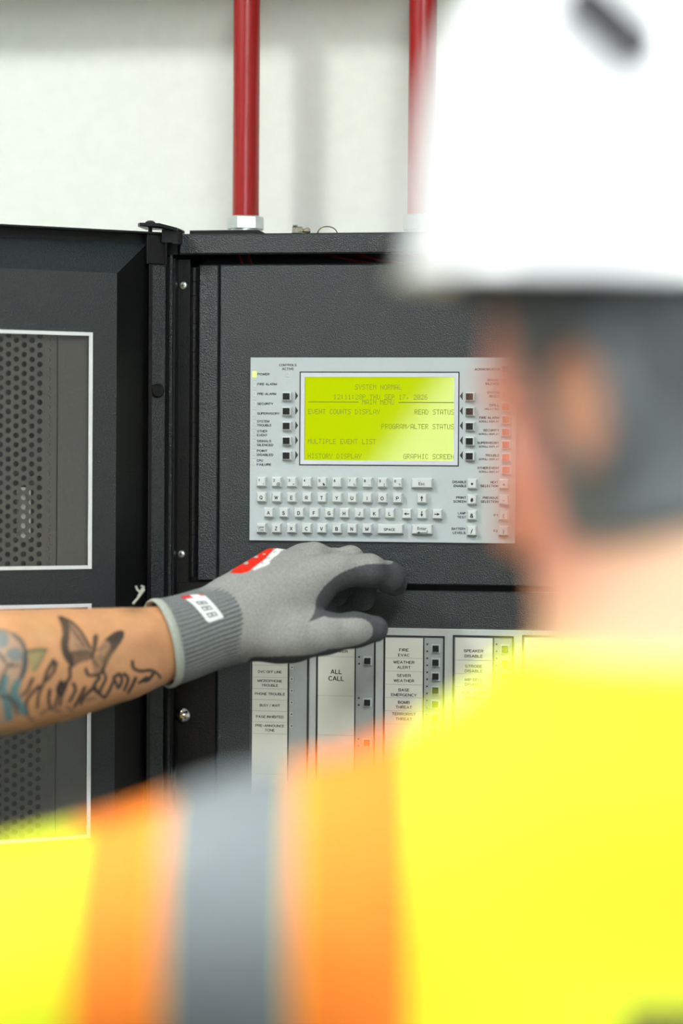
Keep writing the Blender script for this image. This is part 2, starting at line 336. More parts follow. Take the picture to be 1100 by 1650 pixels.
part(MB().slab(xs1 + 0.0005, XPR, YP, YP + 0.012, zpb, zpt, 0.0016), 'dress_panel', M['coat'])
zl0 = F.at(560, 950, YP)[1]
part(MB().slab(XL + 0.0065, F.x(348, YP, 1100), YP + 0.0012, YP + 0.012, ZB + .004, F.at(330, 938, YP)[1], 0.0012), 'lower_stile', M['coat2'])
part(MB().slab(F.x(349, YP, 1100), XPR, YP, YP + 0.012, ZB + .004, zl0, 0.0018), 'lower_dress_panel', M['coat'])
part(MB().box(XL + .004, XR - .004, YP + 0.014, YP + 0.016, ZB + .004, zpt - 0.002), 'inner_baffle', M['void'])
hg = MB(); xh = F.x(311.5, YP); z = F.at(311, 432, YP)[1]; ze = F.at(311, 930, YP)[1]; kn = 22
for i in range(kn):
    a = z + (ze - z) * i / kn; b = z + (ze - z) * (i + 1) / kn
    hg.tube([(xh, YP - 0.0005, a), (xh, YP - 0.0005, b + 0.0007)], 0.0032, 10)
hg.box(F.x(306, YP), xh, YP, YP + 0.0016, ze, z)
part(hg, 'piano_hinge', M['coat2'], True)
for (px, py) in ((295, 460), (292, 893)):
    c = F.at(px, py, YP); sc = MB()
    sc.lathe((c[0], YP + 0.002, c[1]), (0, -1, 0), [(0.0042, 0), (0.0042, 0.0012), (0.0035, 0.0024), (0.0016, 0.003)], 18)
    sc.box(c[0] - .0022, c[0] + .0022, YP - 0.0012, YP - 0.0009, c[1] - .0004, c[1] + .0004, 1); sc.box(c[0] - .0004, c[0] + .0004, YP - 0.0012, YP - 0.0009, c[1] - .0022, c[1] + .0022, 1)
    part(sc, 'screw', [M['zinc'], M['black']], True)
c = F.at(295, 1152.5, YP)
rv = MB().lathe((c[0], YP + 0.001, c[1]), (0, -1, 0), [(0.0088, 0), (0.0088, 0.0015), (0.0082, 0.003), (0.0066, 0.0048), (0.0042, 0.0062), (0.0016, 0.0068)], 28)
tag(part(rv, 'latch_button', M['chrome'], True), 'chrome domed latch button')
for i in range(5):                                                              # red wires seen through the gap
    a = F.at(*((352 + 14 * i, 445), (410, 420), (470, 400), (560, 400), (700, 400))[i], YP + 0.05)
    x = (F.x(384, YP), F.x(398, YP), F.x(470, YP), F.x(520, YP), F.x(600, YP))[i]
    pts = [(x - 0.015 + (0.03 if i < 2 else 0.13) * t, YP + 0.04 + 0.006 * i, ZT - 0.004 - (0.06 if i < 2 else 0.028) * t - 0.004 * math.sin(3 * t)) for t in [k / 10 for k in range(11)]]
    part(MB().tube(pts, 0.0017, 8), 'wire', M['wire'], True)

# --- keypad overlay
YK = YP - 0.0022
kx0, kx1 = F.at(402.7, 720, YK)[0], F.at(830.6, 720, YK)[0]
kz1, kz0 = F.at(617, 576, YK)[1], F.at(617, 873, YK)[1]
lx0, lx1 = F.at(490.5, 675, YK)[0], F.at(732.3, 675, YK)[0]; lz1, lz0 = F.at(611, 606.3, YK)[1], F.at(611, 743.5, YK)[1]
bx0, bx1 = F.at(482.2, 675, YK)[0], F.at(739.6, 675, YK)[0]; bz1, bz0 = F.at(611, 598.8, YK)[1], F.at(611, 750.7, YK)[1]
kp = MB()
for (a, b, c, d) in ((kx0, lx0, kz0, kz1), (lx1, kx1, kz0, kz1), (lx0, lx1, lz1, kz1), (lx0, lx1, kz0, lz0)): kp.box(a, b, YK, YP + 0.001, c, d)
keypad = tag(part(kp, 'keypad_panel', M['panel']), 'light grey operator keypad with yellow-green screen')
part(MB().ring((kx0 - .0012, kx1 + .0012), (kz0 - .0012, kz1 + .0012), 0.0012, YK + 0.0008, YP + 0.0005), 'panel_shade_outline', M['ink'], parent=keypad)  # dark ring standing in for the recess shadow round the keypad
part(MB().ring((bx0, bx1), (bz0, bz1), 0.0012, YK - 0.0003, YK + 0.001), 'screen_outline', M['ink'], parent=keypad)
part(MB().ring((bx0 + .0012, bx1 - .0012), (bz0 + .0012, bz1 - .0012), lx0 - bx0 - .0012, YK - 0.00015, YP + 0.001), 'screen_bezel', M['bezel'], parent=keypad)
YL = YK + 0.0016
scr = part(MB().box(lx0 - .0005, lx1 + .0005, YL, YL + 0.002, lz0 - .0005, lz1 + .0005), 'screen', M['lcd'], parent=keypad); scr['label'] = 'lit yellow-green screen'
FONT = {k: [int(h, 16) for h in v.split()] for k, v in {
 'A':'7E 11 11 11 7E','B':'7F 49 49 49 36','C':'3E 41 41 41 22','D':'7F 41 41 22 1C','E':'7F 49 49 49 41','F':'7F 09 09 09 01','G':'3E 41 49 49 7A','H':'7F 08 08 08 7F',
 'I':'00 41 7F 41 00','L':'7F 40 40 40 40','M':'7F 02 0C 02 7F','N':'7F 04 08 10 7F','O':'3E 41 41 41 3E','P':'7F 09 09 09 06','R':'7F 09 19 29 46','S':'46 49 49 49 31',
 'T':'01 01 7F 01 01','U':'3F 40 40 40 3F','V':'1F 20 40 20 1F','Y':'07 08 70 08 07','0':'3E 51 49 45 3E','1':'00 42 7F 40 00','2':'42 61 51 49 46','6':'3C 4A 49 49 30',
 '7':'01 71 09 05 03','8':'36 49 49 49 36',':':'00 36 36 00 00',',':'00 50 30 00 00','/':'20 10 08 04 02',' ':'00 00 00 00 00'}.items()}
PITCH_X = F.x(555.82, YL) - F.x(550, YL); DX = PITCH_X / 6.0; DZ = DX * 1.18
def dots(s, px, py, align='l'):
    x, z = F.at(px, py, YL); n = len(s)
    if align == 'r': x -= n * PITCH_X - DX
    mb = MB(); y = YL - 0.00012
    for i, ch in enumerate(s):
        for cidx, bits in enumerate(FONT[ch]):
            for rr in range(7):
                if bits >> rr & 1:
                    a = x + i * PITCH_X + cidx * DX; b = z + (3 - rr) * DZ
                    mb.add([(a, y, b - DZ * .48), (a + DX * .95, y, b - DZ * .48), (a + DX * .95, y, b + DZ * .48), (a, y, b + DZ * .48)], [(0, 1, 2, 3)])
    part(mb, 'screen_text', M['lcd_ink'], parent=keypad)
for a in (('SYSTEM NORMAL', 571.8, 623.6), ('12:11:28P THU SEP 17, 2026', 537.3, 639.5), ('MAIN MENU', 583.3, 647.8), ('EVENT COUNTS DISPLAY', 496.3, 663.2), ('READ STATUS', 731.5, 664, 'r'),
          ('PROGRAM/ALTER STATUS', 731, 687.6, 'r'), ('MULTIPLE EVENT LIST', 495.8, 711), ('HISTORY DISPLAY', 495.8, 734.6), ('GRAPHIC SCREEN', 731, 736, 'r')): dots(*a)
for (a, b, y) in ((496.5, 578, 647.6), (642, 731, 648.4)):
    x, z = F.at(a, y, YL); x2 = F.at(b, y, YL)[0]
    part(MB().box(x, x2, YL - 0.00015, YL, z - 0.0005, z + 0.0005), 'screen_rule', M['lcd_ink'], parent=keypad)
PXM = F.x(551, YK) - F.x(550, YK)                                                # metres per pixel on the overlay
YI = YK - 0.0001
def legend(s, px, py, h=4.3, align='l', w=None, bold=0.02, mat='ink', y=YI, parent=None):
    x, z = F.at(px, py, y)
    return part(MB().text(s, x, z, y, h * PXM, align, None if w is None else w * PXM, bold), 'lettering', M[mat], parent=parent or keypad)
LED = [(603, 'POWER', 19.5), (619, 'FIRE ALARM', 31.5), (634.7, 'PRE-ALARM', 30.5), (650.6, 'SECURITY', 26), (666.3, 'SUPERVISORY', 36.5), (682, 'SYSTEM|TROUBLE', 0), (697.9, 'OTHER|EVENT', 0),
       (713.7, 'SIGNALS|SILENCED', 0), (729.5, 'POINT|DISABLED', 0), (745.2, 'CPU|FAILURE', 0)]
def led(px, py, lit=False):
    x, z = F.at(px, py, YK); a = 0.0023; h = 0.0034
    mb = MB().key(x - a, x + a, z - h, z + h, YK + 0.0003, YK - 0.0007, 0.0005, 0)
    mb.box(x - a, x + a, YK - 0.0002, YK, z + h + .0001, z + h + .0006, 1)
    mb.box(x - .0002, x + .0004, YK - 0.0009, YK - .0007, z - .0012, z + .0016, 1 if not lit else 0)
    o = part(mb, 'indicator_light', [M['led_on' if lit else 'led_off'], M['module']], parent=keypad)
    if lit: o['label'] = 'lit yellow-green power indicator'
for i, (py, s, w_) in enumerate(LED):
    led(409.8 - i * 0.12, py, i == 0)
    t = s.split('|')
    if len(t) == 1: legend(t[0], 414.8 - i * .12, py, 4.2, 'l', w_, 0.028)
    else:
        for k, q in enumerate(t): legend(q, 414.5 - i * .1, py - 3.1 + 6.4 * k, 4.2, 'l', len(q) * 3.35, 0.028)
legend('CONTROLS', 463.6, 588.2, 4.2, 'c', 28.5, 0.028); legend('ACTIVE', 463.6, 594.4, 4.2, 'c', 19, 0.028); led(463.3, 603)
def softkey(px, py, colour):
    x, z = F.at(px, py, YK); a = 0.0050; h = 0.0044
    mb = MB().key(x - a * .94, x + a * 1.1, z - h * 1.1, z + h * 1.05, YK, YK - 0.0050, 0.0007, 0)
    mb.key(x - a * .74, x + a * .74, z - h * .78, z + h * .78, YK - 0.0049, YK - 0.0056, 0.0001, 1)
    return part(mb, 'soft_key', [M['keycap'], M[colour]], parent=keypad)
for i in range(5):
    py = 638.8 + i * 23.85
    softkey(462.3, py, 'blackkey'); softkey(757.0 - .1 * i, py + 0.4 + i * 0.12, 'blackkey')
    for (px, dx) in ((475.6, 4.6), (745.2, -4.6)):
        x, z = F.at(px, py - 1.0 + (0.5 if dx < 0 else 0), YK); hh = 7 * PXM
        q = [(x, YI, z - hh), (x + dx * PXM, YI, z), (x, YI, z + hh)]
        part(MB().add(q if dx > 0 else q[::-1], [(0, 1, 2)]), 'arrow_mark', M['ink'], parent=keypad)
for i, (a, b) in enumerate((('ACKNOWLEDGE', None), ('SIGNAL', 'SILENCE'), ('SYSTEM', 'RESET'), ('DRILL', 'HOLD 2 SEC'), ('FIRE ALARM', 'SCROLL DISPLAY'), ('SECURITY', 'SCROLL DISPLAY'),
                            ('SUPERVISORY', 'SCROLL DISPLAY'), ('TROUBLE', 'SCROLL DISPLAY'), ('OTHER EVENT', 'SCROLL DISPLAY'))):
    py = 595 + i * 20.27; softkey(815.2, py, 'redkey')
    if b is None: legend(a, 806, py, 4, 'r', 41, 0.028)
    else:
        legend(a, 804, py - 2.9, 4.2, 'r', len(a) * 3.15, 0.03); legend(b, 804, py + 3.2, 3.4 if i > 2 else 4.2, 'r', len(b) * (2.3 if i > 2 else 3.15), 0.024)
def keycap(px, py, wpx, leg, name='key'):
    x, z = F.at(px, py, YK); a = wpx / 2 * PXM; h = 8.2 * PXM; yf = YK - 0.0062; yt = yf - 0.0001
    mb = MB().key(x - a, x + a, z - h, z + h, YK, yf, 0.0011, 0)
    for (s, dx, dy, hh, ww) in leg: mb.text(s, x + dx * PXM, z - dy * PXM, yt, hh * PXM, 'c', None if ww is None else ww * PXM, 0.022, 1)
    return part(mb, name, [M['keycap'], M['ink']], parent=keypad)
def rowy(y0, px): return y0 + (px - 422) * 0.0079
NUM = ['1', '2', '3', '4', '5', '6', '7', '8', '9', '0']; SYM = ['!', '@', '=', ',', '%', ':', '\\', '-', '[', '?']
for i in range(10):
    px = 422.3 + 24.32 * i
    keycap(px, rowy(776.3, px), 16.5, [(NUM[i], -3.4, -2.6, 4.8, None), (SYM[i], 3.6, 3.2, 4.6, None)])
    keycap(px, rowy(801.0, px), 16.5, [('QWERTYUIOP'[i], 0, 0.5, 6.6, None)])
for i in range(9):
    px = 434.1 + 24.32 * i; keycap(px, rowy(825.6, px), 16.5, [('ASDFGHJKL'[i], 0, 0.5, 6.6, None)])
for i in range(7):
    px = 446.4 + 24.32 * i; keycap(px, rowy(850.6, px), 16.5, [('ZXCVBNM'[i], 0, 0.5, 6.6, None)])
keycap(422.2, 850.6, 16.5, [('Lower', 0, -1.9, 4, 10.5), ('Case', 0, 2.4, 4, 8.2)])
keycap(629.5, rowy(850.8, 629), 42, [('SPACE', -1, 0.6, 4.6, 18)], 'space_key')
keycap(680.5, rowy(776.5, 680), 34, [('Esc', 0, 0.6, 5, 10)], 'escape_key')
ek = keycap(680.5, rowy(851, 680), 34, [('Enter', 0.5, -1.8, 5, 15)], 'enter_key')
def arrow(mb, x, z, dx, dz, y, ln, hw):                                          # arrow pictogram
    d = Vector((dx, 0, dz)); n = Vector((-dz, 0, dx)); c = Vector((x, y, z)); t = 0.16 * ln
    mb.add([c - d*ln*.5 - n*t*.5, c + d*ln*.05 - n*t*.5, c + d*ln*.05 + n*t*.5, c - d*ln*.5 + n*t*.5], [(0,1,2,3)], 1)
    mb.add([c + d*ln*.02 - n*hw, c + d*ln*.5, c + d*ln*.02 + n*hw], [(0,1,2)], 1)
for (px, y0, dx, dz) in ((680.5, 801, 0, 1), (656, 826, -1, 0), (680.5, 826, 0, -1), (705, 826.2, 1, 0)):
    py = rowy(y0, px); x, z = F.at(px, py, YK); a = 8.25 * PXM; yf = YK - .0062
    mb = MB().key(x - a, x + a, z - a, z + a, YK, yf, 0.0011, 0); arrow(mb, x, z, dx, dz, yf - .0001, 9 * PXM, 2.4 * PXM)
    part(mb, 'arrow_key', [M['keycap'], M['ink']], parent=keypad)
x, z = F.at(680.5, rowy(856, 680), YK); mb = MB(); y = YK - .0063
mb.box(x - 5 * PXM, x + 9 * PXM, y - .0001, y, z - .45 * PXM, z + .45 * PXM); mb.box(x + 8.2 * PXM, x + 9 * PXM, y - .0001, y, z, z + 4 * PXM)
mb.add([(x - 8.5 * PXM, y, z), (x - 3.5 * PXM, y, z - 1.8 * PXM), (x - 3.5 * PXM, y, z + 1.8 * PXM)], [(0, 1, 2)])
part(mb, 'return_mark', M['ink'], parent=keypad)
for i, (a, b, s, c, d, t) in enumerate((('DISABLE', 'ENABLE', '*', 'NEXT', 'SELECTION', '+'), ('PRINT', 'SCREEN', '#', 'PREVIOUS', 'SELECTION', '-'), ('LAMP', 'TEST', '&', 'F1', None, '('), ('BATTERY', 'LEVELS', '/', 'F2', None, ')'))):
    py = 779.6 + i * 25.2
    keycap(761.2 - .2 * i, py, 16, [(s, 0, 0.8, 7.5, None)]); keycap(812.2 - .2 * i, py + .4, 16, [(t, 0, 0.8, 7.5, None)])
    legend(a, 751.2 - .4 * i, py - 2.9, 4.2, 'r', len(a) * 3.2, 0.028); legend(b, 751.2 - .4 * i, py + 3.5, 4.2, 'r', len(b) * 3.4, 0.028)
    if d: legend(c, 802.3, py - 2.5, 4.2, 'r', len(c) * 3.05, 0.028); legend(d, 802.3, py + 3.6, 4.2, 'r', len(d) * 3.05, 0.028)
    else: legend(c, 802.3 - .3 * i, py + .4, 4.2, 'r', 6.3, 0.028)

# --- paging switch modules below
YM = YP - 0.003
mz1, mz0 = F.at(650, 1012, YM)[1], F.at(650, 1500, YM)[1]
mx0, mx1 = F.at(402.5, 1180, YM)[0], XPR - 0.012
mod = part(MB().slab(mx0, mx1, YM, YP + 0.001, mz0, mz1, 0.0008), 'switch_panel', M['frame']); mod['label'] = 'light grey panel of four labelled switch columns'
part(MB().ring((mx0 - .0012, mx1 + .0012), (mz0 - .0012, mz1 + .0012), 0.0012, YM + 0.001, YP + 0.0005), 'panel_shade_outline', M['ink'], parent=mod)  # dark outline ring like the keypad's
def mtext(s, px, py, h, w=None, bold=0.012): return legend(s, px, py, h, 'c', w, bold, 'ink', YM - 0.0011, mod)
def module(pl, ps, pd, pr, cells, texts, leds, btns, bx, lx, top=1024):
    X = lambda p: F.at(p, 1150, YM)[0]; Z = lambda p: F.at((pl + pr) / 2, p, YM)[1]
    part(MB().ring((X(pl), X(pr)), (Z(1495), Z(top)), 0.0018, YM - 0.0012, YM + .0005), 'module_surround', M['ink'], parent=mod)
    part(MB().box(X(pl) + .0018, X(pr) - .0018, YM - 0.0004, YM + .0003, Z(1495) + .0018, Z(top) - .0018), 'module_face', M['module'], parent=mod)
    ed = [top + 4] + list(cells) + [1490]
    for a, b in zip(ed[:-1], ed[1:]):
        part(MB().box(X(ps), X(pd), YM - 0.0010, YM - .0003, Z(b) + .0002, Z(a) - .0002), 'label_slip', M['strip'], parent=mod)
    part(MB().box(X(pd) + .0003, X(pd) + .0014, YM - 0.0012, YM, Z(1490), Z(top + 3)), 'divider', M['ink'], parent=mod)
    for (s, py, h, w_) in texts: mtext(s, (ps + pd) / 2, py, h, w_)
    for py in leds:
        x, z = X(lx), Z(py); e = 0.0011 if bx else 0.0024
        mb = MB()
        if not bx: mb.key(x - e, x + e, z - e, z + e, YM, YM - .0009, .0003, 0)
        mb.key(x - .0009, x + .0009, z - .0009, z + .0009, YM - .0004, YM - .0013, .0002, 1)
        part(mb, 'indicator_light', [M['frame'], M['ink']], parent=mod)
    for py in btns:
        x, z = X(bx), Z(py); e = 0.0046
        mb = MB().box(x - e, x + e, YM - .0024, YM, z - e, z + e, 0); mb.key(x - .0032, x + .0032, z - .0032, z + .0032, YM - .0024, YM - .0052, .0003, 1)
        part(mb, 'push_button', [M['panel'], M['blackkey']], parent=mod)
module(403.5, 406, 463, 497, (1034, 1053, 1072, 1091.6, 1110, 1127.8, 1146, 1163.8, 1182.6, 1248, 1315, 1380),
       [('POWER', 1044, 4.3, None), ('TROUBLE', 1063, 4.3, None), ('DVC OFF LINE', 1082.6, 4.5, 38.5), ('MICROPHONE', 1097.2, 4.5, 40), ('TROUBLE', 1104.4, 4.5, 27), ('PHONE TROUBLE', 1118.2, 4.5, 49), ('BUSY / WAIT', 1136.6, 4.5, 33),
        ('PAGE INHIBITED', 1155, 4.5, 45), ('PRE-ANNOUNCE', 1169.4, 4.5, 47), ('TONE', 1176.6, 4.5, 16)], (1037, 1056, 1074.8, 1093.6, 1112.5, 1131.3, 1150.2, 1169), (), None, 469.8)
module(508.8, 512, 570.5, 604.5, (1058.2, 1121.4, 1185, 1248, 1312, 1376), [('CC POWER', 1049.3, 4.6, 38), ('ALL', 1082.3, 8, 18), ('CALL', 1093.2, 8, 25)], (1058, 1069, 1124.3, 1135.4, 1190, 1201), (1064, 1131, 1196, 1260), 591.8, 577.8)
module(617, 620.3, 680.5, 715.5, (1060.7, 1082, 1103.4, 1124.6, 1146, 1167.5, 1189, 1210), [('FIRE', 1047.4, 5, 15), ('EVAC', 1055.6, 5, 18.5), ('WEATHER', 1067.2, 5, 34), ('ALERT', 1075.4, 5, 21.5), ('SEVER', 1088.6, 5, 22.5), ('WEATHER', 1096.9, 5, 33),
        ('BASE', 1111.8, 5, 17.5), ('EMERGENCY', 1119.8, 5, 41), ('BOMB', 1131.8, 5, 19), ('THREAT', 1139.6, 5, 26), ('TERRORIST', 1150.6, 5, 38), ('THREAT', 1158.6, 5, 26)],
       [1037.6 + 11.3 * k for k in range(12)], [1044.2 + 22.4 * k for k in range(8)], 701.3, 687.4)
module(728.5, 733, 792.5, 826.5, (1064.3, 1086, 1107.5, 1129, 1150.5, 1172), [('SPEAKER', 1049, 5, 31), ('DISABLE', 1057.2, 5, 28.5), ('STROBE', 1073.6, 5, 27), ('DISABLE', 1081.3, 5, 28), ('MIP BELL', 1095.4, 5, 28), ('DISABLE', 1103, 5, 28), ('FUEL PUMP', 1116.8, 5, 36), ('DISABLE', 1124.8, 5, 27)],
       [1037.6 + 11.3 * k for k in range(12)], [1045 + 22.4 * k for k in range(8)], 812.5, 799)
module(840, 844, 903, 938, (1064, 1086, 1107.5, 1129, 1150.5), [], [1037.6 + 11.3 * k for k in range(12)], [1045 + 22.4 * k for k in range(8)], 924, 910)

# --- open door (swung out to the left)
DA = math.radians(35.8)
ho = F.x(266, YC - 0.004); D = Frame((ho, YC - 0.006, 0), DA)
door_loc = D.o + off
def dpart(mb, name, mat, smooth=False, parent=None):
    if parent is None: return mb.build(name, mat, root, smooth, loc=door_loc, rz=DA)
    return mb.build(name, mat, parent, smooth)
YF = -0.030                                    # raised inner face
zt = D.at(120, 368.5, -0.002)[1]; zb = 0.75; xlft = -0.60
xf1 = D.at(187, 742, YF)[0]; zf1 = D.at(100, 436.5, YF)[1]; xb1 = D.at(235, 742, -0.004)[0]; zb1 = D.at(100, 386, -0.004)[1]
xf0 = xlft + 0.06; zf0 = zb + 0.06; xb0 = xlft + 0.015; zb0 = zb + 0.015
mb = MB()
mb.box(xlft, 0.0, 0.0, 0.002, zb, zt)                                             # outer skin
mb.box(xlft, 0.0, -0.012, 0.0, zt - 0.002, zt); mb.box(xlft, 0.0, -0.012, 0.0, zb, zb + 0.002); mb.box(xlft, xlft + 0.002, -0.012, 0, zb, zt)
mb.box(xb1, xb1 + 0.004, -0.010, 0.0, zb, zt - .002)
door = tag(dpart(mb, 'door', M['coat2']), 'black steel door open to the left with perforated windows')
# window openings in the inner face
wins = []
wx1 = D.at(148, 742, YF)[0]; wx0 = wx1 - 0.36
for (a, b) in ((534.8, 917), (973, 1351.5), (1418.5, 1790)):
    wins.append((wx0, wx1, max(D.at(120, b, YF)[1], zf0 + 0.02), D.at(120, a, YF)[1]))
ip = MB()
e = [(xf0, xf1, zf0, zf1)]
zcur = zf1
for (a, b, c, d) in wins:
    ip.box(xf0, xf1, YF, YF + 0.002, d, zcur); zcur = c
    ip.box(xf0, a, YF, YF + 0.002, c, d); ip.box(b, xf1, YF, YF + 0.002, c, d)
ip.box(xf0, xf1, YF, YF + 0.002, zf0, zcur)
bz = [(xf0, YF, zf0), (xf1, YF, zf0), (xf1, YF, zf1), (xf0, YF, zf1), (xb0, -.004, zb0), (xb1, -.004, zb0), (xb1, -.004, zb1), (xb0, -.004, zb1)]
dpart(ip, 'inner_panel', M['coat'], parent=door)
for f, nm in (((0, 4, 5, 1), 'lower_bevel'), ((1, 5, 6, 2), 'hinge_bevel'), ((2, 6, 7, 3), 'upper_bevel'), ((3, 7, 4, 0), 'side_bevel')):
    mb = MB(); q = [Vector(bz[i]) for i in f]; mb.add(q + [v + Vector((0, .002, 0)) for v in q], [(0, 1, 2, 3), (7, 6, 5, 4), (0, 4, 5, 1), (1, 5, 6, 2), (2, 6, 7, 3), (3, 7, 4, 0)])
    dpart(mb, nm, M['coat2' if nm == 'hinge_bevel' else 'coat'], parent=door)  # hinge bevel's shade is put into its colour by the darker coat
xs0_, xs1_ = D.at(241, 742, -0.008)[0], D.at(266, 742, -0.008)[0]
dpart(MB().slab(xs0_, xs1_, -0.008, -0.001, zb + .003, D.at(253, 425, -.008)[1], .0008), 'lip_flange', M['coat'], parent=door)
c = D.at(253, 629.5, -0.008)
dpart(MB().lathe((c[0], -0.008, c[1]), (0, -1, 0), [(0.0072, 0), (0.0072, 0.0018), (0.006, 0.0030), (0.002, 0.0032)], 28), 'plug_button', M['coat2'], True, parent=door)
a, b = D.at(237, 425, -.011), D.at(266.5, 378, -.011)
mb = MB().slab(a[0], b[0], -0.011, -0.002, a[1], b[1], .001); mb.box(b[0] - .0016, b[0] + .0006, -0.014, -0.002, a[1], b[1])
dpart(mb, 'corner_bracket', M['coat2'], parent=door)
hexr = None
for wi, (a, b, c, d) in enumerate(wins):
    dpart(MB().ring((a, b), (c, d), 0.0036, YF - 0.0012, YF + 0.001), 'window_trim', M['white'], parent=door)
    dpart(MB().box(a + .002, b - .002, YF + .0006, YF + .0016, c + .002, d - .002), 'window_pane', M['acrylic'], parent=door)
    yg = YF + 0.008
    gx1 = D.at(90, 742, yg)[0]
    dpart(MB().box(gx1 + .0016, b + .004, yg - .001, yg + .001, c - .004, d + .004), 'blank_plate', M['grille'], parent=door)
    # perforated sheet: hexagonal cells, each with a round hole
    P0 = PXM * 15.75 * 0.93; cw = P0 * math.sqrt(3) / 2
    g = MB(); nc = int((gx1 - 0.004 - a) / cw); x = gx1 - 0.0125; rh = P0 * 0.31; ncols = 26
    R6 = P0 / math.sqrt(3)
    for ci in range(ncols):
        cx = gx1 - .0092 - ci * cw; zz = d - P0 * .5 + (0 if ci % 2 else P0 / 2)
        while zz > c - P0 * .5:
            vs = []; nb = 12
            for j in range(nb):
                q = 2 * math.pi * j / nb
                kk = R6 * math.cos(math.pi / 6) / math.cos(((q + math.pi/6*0) % (math.pi / 3)) - math.pi / 6) if True else 0
                vs.append((cx + kk * math.cos(q), yg, zz + kk * math.sin(q)))
            for j in range(nb):
                q = 2 * math.pi * j / nb; vs.append((cx + rh * math.cos(q), yg, zz + rh * math.sin(q)))
            for j in range(nb):
                q = 2 * math.pi * j / nb; vs.append((cx + rh * math.cos(q), yg + .0012, zz + rh * math.sin(q)))
            fs = [(j, (j + 1) % nb, nb + (j + 1) % nb, nb + j) for j in range(nb)] + [(nb + j, nb + (j + 1) % nb, 2*nb + (j + 1) % nb, 2*nb + j) for j in range(nb)]
            if ci > 0: g.add(vs, fs)
            else:
                g.add(vs, fs); g.add([(v[0], yg + .0010, v[2]) for v in vs[nb:2*nb]], [tuple(range(nb))])
            zz -= P0
    g.box(gx1 - .0092 + rh + .0004, gx1 + .0005, yg + .0001, yg + .001, c - .004, d + .004)
    go = dpart(g, 'speaker_grille', M['grille'], parent=door); go['kind'] = 'stuff'
    dpart(MB().box(a - .004, b + .004, -0.006, -.004, c - .01, d + .01), 'speaker_backing', M['backing'], parent=door)
    cc = D.at(24, 820, -0.008) if wi == 0 else (a + .12, (c + d) / 2)
    if wi == 0:
        dpart(MB().box(cc[0] - .001, cc[0] + .013, yg + .003, yg + .005, cc[1] - .03, cc[1] + .022), 'speaker_cone', M['cone'], parent=door)
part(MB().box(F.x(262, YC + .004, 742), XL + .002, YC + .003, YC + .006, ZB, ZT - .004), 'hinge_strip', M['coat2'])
# hinge pivot on top
hx0, hz0 = F.at(226, 366, YC - .02); hx1 = F.at(288, 366, YC - .02)[0]
mb = MB(); zt0 = F.at(250, 366.5, YC - .02)[1]; zt1 = F.at(250, 361.0, YC - .02)[1]; ya, yb = YC - .036, YC + .008
xs = [F.x(p, YC - .02, 366) for p in (225, 231, 262, 287.5)]
top = [(xs[0], ya + .008, zt1), (xs[1], ya, zt1), (xs[2], ya, zt1 - .0006), (xs[3], ya + .010, zt1 - .0046), (xs[3], yb, zt1 - .0046), (xs[2], yb, zt1 - .0006), (xs[0], yb, zt1)]
bot = [(v[0], v[1], v[2] - .0034) for v in top]; n = len(top)
mb.add(top + bot, [tuple(range(n)), tuple(range(2*n - 1, n - 1, -1))] + [(j, n + j, n + (j + 1) % n, (j + 1) % n) for j in range(n)])
mb.box(F.x(262, YC - .02, 366), xs[3], ya + .012, YC, F.at(275, 391, YC - .02)[1], zt1 - .006)
part(mb, 'hinge_arm', M['coat2'])
c = F.at(242, 360, YC - .02)
part(MB().lathe((c[0], YC - .02, zt0 - .008), (0, 0, 1), [(.0022, 0), (.0022, .0105), (.0055, .0106), (.0052, .0135), (.003, .0150), (.001, .0153)], 20), 'hinge_pin', M['coat2'], True)
c = F.at(282.5, 391, YC - .015)
part(MB().box(c[0] - .003, c[0] + .003, YC - .016, YC - .002, c[1] - .0008, c[1] + .0008), 'hinge_shim', M['zinc'])
x = F.x(287, YC, 385)
part(MB().box(F.x(271, YC, 385), x, YC - .0021, YC + .004, zr, F.at(280, 381, YC)[1]), 'rail_end', M['coat2'])

